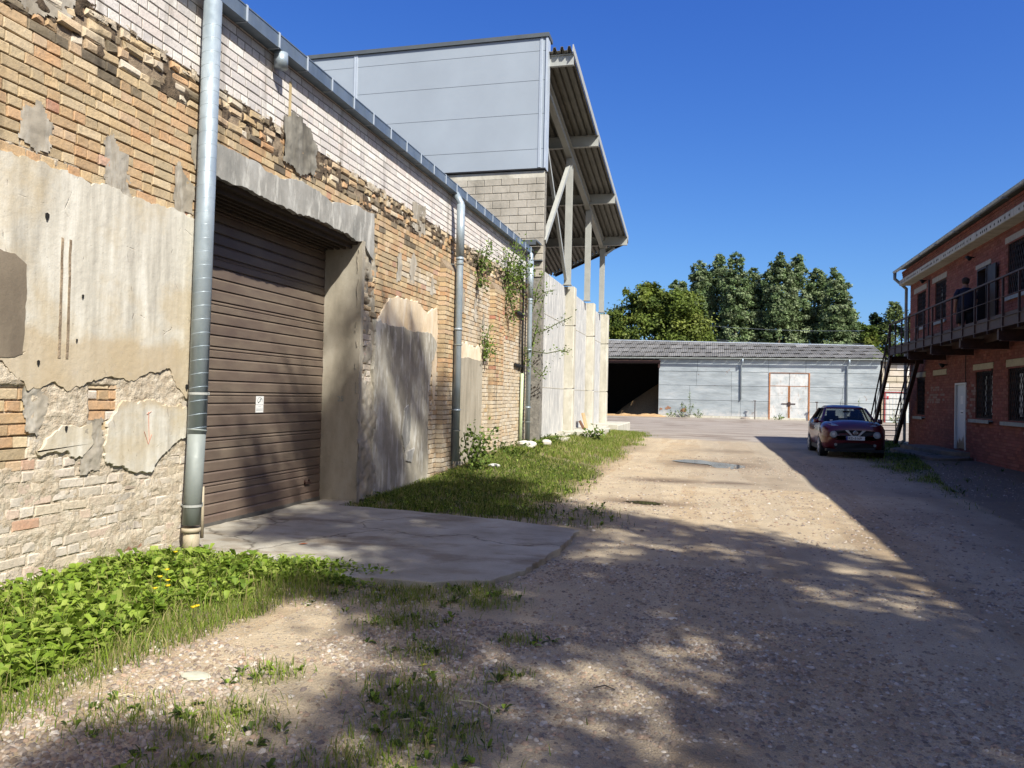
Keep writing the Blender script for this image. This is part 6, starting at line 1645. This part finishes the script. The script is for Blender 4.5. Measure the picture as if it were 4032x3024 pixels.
stones('gravel', x, y, np.minimum(GR.gamma(2.6, .0026, len(x)) + .0035, .024), 'loose gravel pebbles covering the near yard')
x = GR.uniform(-3.5, 7, 26000); y = 7.5 + 16 * GR.uniform(0, 1, 26000) ** 1.4
k = GR.uniform(0, 1, len(x)) < gravel_w(x, y) * .8; x = x[k]; y = y[k]
stones('gravel', x, y, np.minimum(GR.gamma(2.2, .0040, len(x)) + .005, .03), 'loose gravel stones further along the yard')
x = GR.uniform(-3.9, 0.6, 26000); y = 2.25 + 3.2 * GR.uniform(0, 1, 26000) ** 1.3
k = GR.uniform(0, 1, len(x)) < sst(fbm(x * 1.1 + 5, y * 1.1, 35, 4), .42, .56) * (1 - near_w(x, y)); x = x[k]; y = y[k]
stones('gravel', x, y, np.minimum(GR.gamma(3.0, .0026, len(x)) + .004, .02), 'drifts of small rounded pebbles on the bare earth at the lower left', .6)
# rubble and single stones
def rock(x, y, s, flat, c, label, cat='stone', seed=0, zo=0.0):
    rg = random.Random(seed); mb = MB(); rr = []
    z0 = float(gz(np.array([x]), np.array([y]))[0]) + zo
    for (h, k) in ((-.3, .9), (.1, 1.0), (.35, .85), (.5, .45)):
        rr.append([(x + s * k * math.cos(t) * (1 + .25 * math.sin(2 * t + seed) + rg.uniform(-.08, .08)), y + s * k * .7 * math.sin(t) * (1 + rg.uniform(-.1, .1)), z0 + s * flat * h) for t in [i * PI / 5 for i in range(10)]])
    mb.rings(rr); return mb.build('stone', simple('stone_%d' % seed, c, .9, 0, .15, 20, .2, .4), None, label=label, cat=cat)
rock(-2.76, 3.80, .085, .35, S(190, 188, 168), 'flat pale stone lying alone on the bare earth near the weeds', seed=2, zo=.005)
rock(-4.75, 20.2, .26, .8, S(210, 208, 200), 'white broken rubble chunk in the grass below the far downpipe', seed=3, zo=.1)
rock(-4.45, 21.3, .18, .9, S(205, 200, 190), 'smaller white rubble lump beside the big chunk in the grass', seed=4, zo=.12)
rock(-4.3, 15.4, .14, .6, S(206, 204, 198), 'white stone half hidden in the grass right of the sapling', seed=5, zo=.06)
rock(-0.25, 5.9, .035, .7, S(196, 190, 180), 'pale pebble on the gravel right of the apron edge', seed=6)
rock(3.0, 73.9, .35, 1.2, S(150, 140, 130), 'grey concrete lump before the shed wall', seed=7)
for i, (x, y, an, L, lab) in enumerate(((-2.9, 3.42, .3, .16, 'dry pale straw near the flat stone'), (-1.35, 3.62, .1, .22, 'pale twig lying on the pebbles'), (-1.15, 3.9, -.4, .26, 'thin curved pale twig between grass tufts'), (-0.95, 3.2, .2, .18, 'whitish straw on the gravel at the lower edge'), (-0.55, 4.35, .1, .12, 'short dark stick on the gravel'))):
    z = float(gz(np.array([x]), np.array([y]))[0]) + .012
    mb = MB(); mb.tube([(x - math.cos(an) * L / 2, y - math.sin(an) * L / 2, z), (x, y + .02, z + .012), (x + math.cos(an) * L / 2, y + math.sin(an) * L / 2, z)], [.003, .004, .002], 5)
    mb.build('twig', simple('straw_%d' % i, S(205, 192, 160) if i < 4 else S(50, 46, 44), .9), None, label=lab, cat='twig')
# dandelion flowers
ye = simple('dandelion_yellow', S(228, 196, 20), .7, 0, .15, 60)
FLW = ['uppermost yellow flower of the cluster in the near weeds', 'second yellow flower from the top of the weed cluster', 'yellow flower in the middle of the weed cluster', 'yellow flower at the right of the weed cluster', 'lowest yellow flower of the weed cluster', 'left one of two yellow flowers near the grass edge', 'right one of two yellow flowers near the grass edge', 'single yellow flower high up close to the brick wall']
for i, (x, y, h) in enumerate(((-4.02, 5.14, .2), (-4.0, 5.04, .17), (-3.9, 5.0, .16), (-3.85, 4.94, .14), (-3.93, 4.90, .12), (-3.38, 4.6, .13), (-3.33, 4.57, .15), (-4.3, 5.6, .2))):
    z = float(gz(np.array([x]), np.array([y]))[0])
    t = thing('dandelion_flower', (x, y, z), FLW[i], 'flower', 'yellow dandelion flowers')
    mb = MB(); mb.tube([(x, y, z), (x + .005, y, z + h)], .0025, 5); mb.build('stem', M_['stem'], t)
    mb = MB(); k = 14
    for j in range(k):
        a = 2 * PI * j / k; mb.add([(x + .004 * math.cos(a - .2), y + .004 * math.sin(a - .2), z + h), (x + .019 * math.cos(a - .15), y + .019 * math.sin(a - .15), z + h + .007), (x + .019 * math.cos(a + .15), y + .019 * math.sin(a + .15), z + h + .007), (x + .004 * math.cos(a + .2), y + .004 * math.sin(a + .2), z + h + .004)], [(0, 1, 2, 3)])
    mb.tube([(x, y, z + h), (x, y, z + h + .008)], [.012, .006], 8); mb.build('petals', ye, t)
# fallen leaves
for i, (x, y, c, lab) in enumerate(((-4.1, 7.35, S(176, 96, 52), 'orange dead leaf lying on the sunlit apron'), (-1.62, 4.35, S(206, 196, 80), 'yellow fallen leaf between grass tufts'), (-1.95, 2.75, S(186, 130, 70), 'tan fallen leaf on the lower gravel'))):
    z = max(.008, 0.0) if i == 0 else float(gz(np.array([x]), np.array([y]))[0]) + .012
    mb = MB(); L = .06 if i == 0 else .03
    mb.add([(x - L, y, z), (x - L * .2, y - L * .5, z + .006), (x + L, y, z + .015), (x - L * .1, y + L * .5, z + .01), (x, y, z + .002)], [(0, 1, 4), (1, 2, 4), (2, 3, 4), (3, 0, 4)])
    mb.build('fallen_leaf', simple('dead_leaf_%d' % i, c, .8), None, label=lab, cat='leaf')

# ------------------------------------------------------------------ climbing plants, sapling, weeds by the shed
def shrub(name, base, twigs, nl, size, label, cat='plant', cols=None, seed=0, w=.09):
    cols = np.array(cols or [S(104, 128, 52)[:3], S(90, 112, 44)[:3], S(122, 142, 66)[:3], S(74, 94, 40)[:3]])
    t = thing(name, base, label, cat); rg = np.random.default_rng(seed)
    mb = MB(); P = []
    for tw in twigs:
        pts = [Vector(p) for p in tw]; mb.tube(pts, [.010 + .006 * (len(pts) - i) / len(pts) for i in range(len(pts))], 5)
        m_ = nl // len(twigs)
        for _ in range(m_):
            s_ = rg.uniform(.15, 1) * (len(pts) - 1); i = min(int(s_), len(pts) - 2); f = s_ - i
            P.append(np.array(pts[i].lerp(pts[i + 1], f)) + rg.normal(size=3) * w)
    mb.build('stem', M_['stem'], t, smooth=True)
    P = np.array(P); N_ = rg.normal(size=P.shape) * .8 + np.array([.5, -.3, .6])
    V, F = leaf_quads(P, N_, rg.uniform(.6, 1.3, len(P)) * size, .75, rg)
    c = cols[rg.integers(0, len(cols), len(P))] * rg.uniform(.8, 1.2, (len(P), 1))
    bigmesh('foliage', V, F, M_['leaf'], t, np.repeat(np.concatenate([c, np.ones((len(c), 1))], 1), 4, 0)); return t
def rt(u, z, d, du, dz_, dd, n=4, wob=.06, seed=0):
    rg = random.Random(seed + int(u * 100)); return [FL.p(u + du * i / n + rg.uniform(-wob, wob), z + dz_ * i / n + rg.uniform(-wob, wob), d + dd * i / n) for i in range(n + 1)]
shrub('climbing_plant', FL.p(16.6, 4.35, .05), [rt(16.6, 4.4, .05, -.35, .3, .15, seed=1), rt(16.6, 4.4, .05, .1, .65, .2, seed=2), rt(16.7, 4.4, .05, .5, .4, .15, seed=3), rt(16.5, 4.3, .05, -.1, -.25, .12, seed=4)], 240, .075, 'small green plant rooted in the wall joint right of the middle downpipe', seed=21)
shrub('climbing_plant', FL.p(18.9, 4.5, .05), [rt(18.9, 4.6, .05, -.8, .35, .25, seed=5), rt(18.9, 4.6, .05, -.2, .9, .3, seed=6), rt(19.0, 4.6, .05, .6, .85, .3, seed=7), rt(19.1, 4.6, .05, .9, .3, .3, seed=8), rt(19.0, 4.6, .05, .4, -.2, .3, seed=9), rt(19.4, 4.9, .1, .6, .2, .35, seed=10), rt(18.8, 4.5, .05, -.2, -.5, .2, seed=11), rt(19.0, 4.3, .05, .2, -.8, .15, seed=12)], 1000, .07, 'large leafy plant growing out of the wall top under the gutter end', seed=22, w=.13)
shrub('climbing_plant', FL.p(17.0, 2.4, .05), [rt(17.0, 2.4, .05, .05, .75, .1, seed=13), rt(17.0, 2.4, .05, .35, .5, .12, seed=14), rt(17.0, 2.5, .05, -.1, .3, .1, seed=15)], 260, .065, 'small plant hanging beside the second smooth plaster panel', seed=23)
shrub('climbing_plant', FL.p(21.7, 3.2, .1), [rt(21.5, 2.6, .1, .1, 1.0, .15, seed=16), rt(21.6, 3.0, .1, .4, 1.6, .3, seed=17), [(-4.95, 21.7, 3.4), (-4.7, 21.8, 3.5), (-4.3, 22.0, 3.75), (-3.95, 22.2, 3.95)], [(-4.95, 21.7, 2.9), (-4.6, 21.8, 2.85), (-4.2, 22.0, 2.95), (-4.0, 22.1, 2.9)], [(-4.95, 21.7, 4.3), (-4.75, 21.8, 4.6), (-4.45, 22.0, 4.7)], [(-4.95, 21.7, 2.4), (-4.75, 21.8, 2.2), (-4.6, 21.9, 2.5)], [(-4.95, 21.6, 4.2), (-4.85, 21.4, 4.6), (-4.7, 21.7, 5.2)], rt(21.3, 4.0, .1, -.3, .6, .1, seed=18), rt(21.0, 3.0, .1, -.1, -.6, .1, seed=19)], 600, .065, 'straggly climbing plant with long shoots round the far downpipe', seed=24, w=.085)
rough_sheet('dead_roots', FL, jag([(18.0, 4.95), (19.7, 4.9), (19.5, 4.2), (19.0, 3.6), (18.7, 3.9), (18.3, 4.3)], .1, .1, 66), .03, lambda u, v: -.02 + .10 * (fbm(u * 14, v * 3.5, 67, 4) - .42), simple('dead_roots', S(44, 38, 34), .95, 0, .4, 20), None, cut=lambda u, v, h: h > -.006, label='dark dead roots and soot under the large wall plant', cat='roots', kind='stuff')
rough_sheet('dead_roots', FL, jag([(16.1, 4.8), (16.8, 4.8), (16.8, 4.2), (16.5, 3.95), (16.3, 4.2)], .1, .1, 68), .03, lambda u, v: -.02 + .10 * (fbm(u * 14, v * 3.5, 69, 4) - .42), simple('dead_roots_b', S(44, 38, 34), .95, 0, .4, 20), None, cut=lambda u, v, h: h > -.006, label='dark dead roots below the small wall plant', cat='roots', kind='stuff')
sx, sy = -4.62, 15.0
shrub('sapling', (sx, sy, .1), [[(sx, sy, .08), (sx - .05, sy, .5), (sx + .03, sy, .95)], [(sx, sy, .2), (sx + .15, sy, .55), (sx + .42, sy + .05, .98)], [(sx, sy, .3), (sx + .2, sy - .05, .4), (sx + .45, sy - .05, .52)], [(sx, sy, .15), (sx - .15, sy, .45), (sx - .22, sy, .85)], [(sx, sy, .3), (sx + .08, sy + .1, .6), (sx + .15, sy + .2, .85)], [(sx, sy, .05), (sx + .1, sy - .1, .2), (sx + .2, sy - .15, .35)]], 420, .085, 'young leafy sapling growing at the foot of the middle downpipe', seed=31, cat='sapling')
for (x, y, h, lab, sd) in ((-2.0, 74.3, 2.4, 'tall dark weed stalk against the metal shed wall', 41), (-2.7, 74.4, 1.5, 'shorter weed with bluish leaves at the shed foot', 42), (-1.2, 74.2, .8, 'low grassy weed right of the tall stalk by the shed', 43), (12.6, 74.4, 2.0, 'spindly bare weed by the shed behind the car', 44), (5.9, 73.9, .5, 'grass tuft before the shed double gate', 45), (15.6, 74.6, 1.2, 'bushy weed by the white annex door', 46), (-3.7, 74.3, .6, 'low weed beside the sawdust at the shed corner', 47)):
    shrub('tall_weed', (x, y, 0), [[(x, y, 0), (x + .05, y, h * .5), (x + .02 * sd % .1, y, h)], [(x, y, 0), (x + .25, y, h * .35), (x + .4, y, h * .5)], [(x, y, 0), (x - .25, y, h * .3), (x - .4, y, h * .45)]], 90 if h < 2.1 else 110, .12, lab, 'weed', seed=sd, w=.08)
shrub('broad_leaf_plant', (-3.9, 30.5, 0), [[(-3.85, 26.3, .1), (-3.85, 26.3, .4), (-3.75, 26.2, .62)], [(-3.85, 26.3, .1), (-3.6, 26.2, .4), (-3.45, 26.1, .5)], [(-3.85, 26.3, .1), (-4.05, 26.2, .4), (-4.2, 26.1, .45)]], 90, .16, 'big-leaved plant in front of the concrete footing block', seed=51, w=.1)
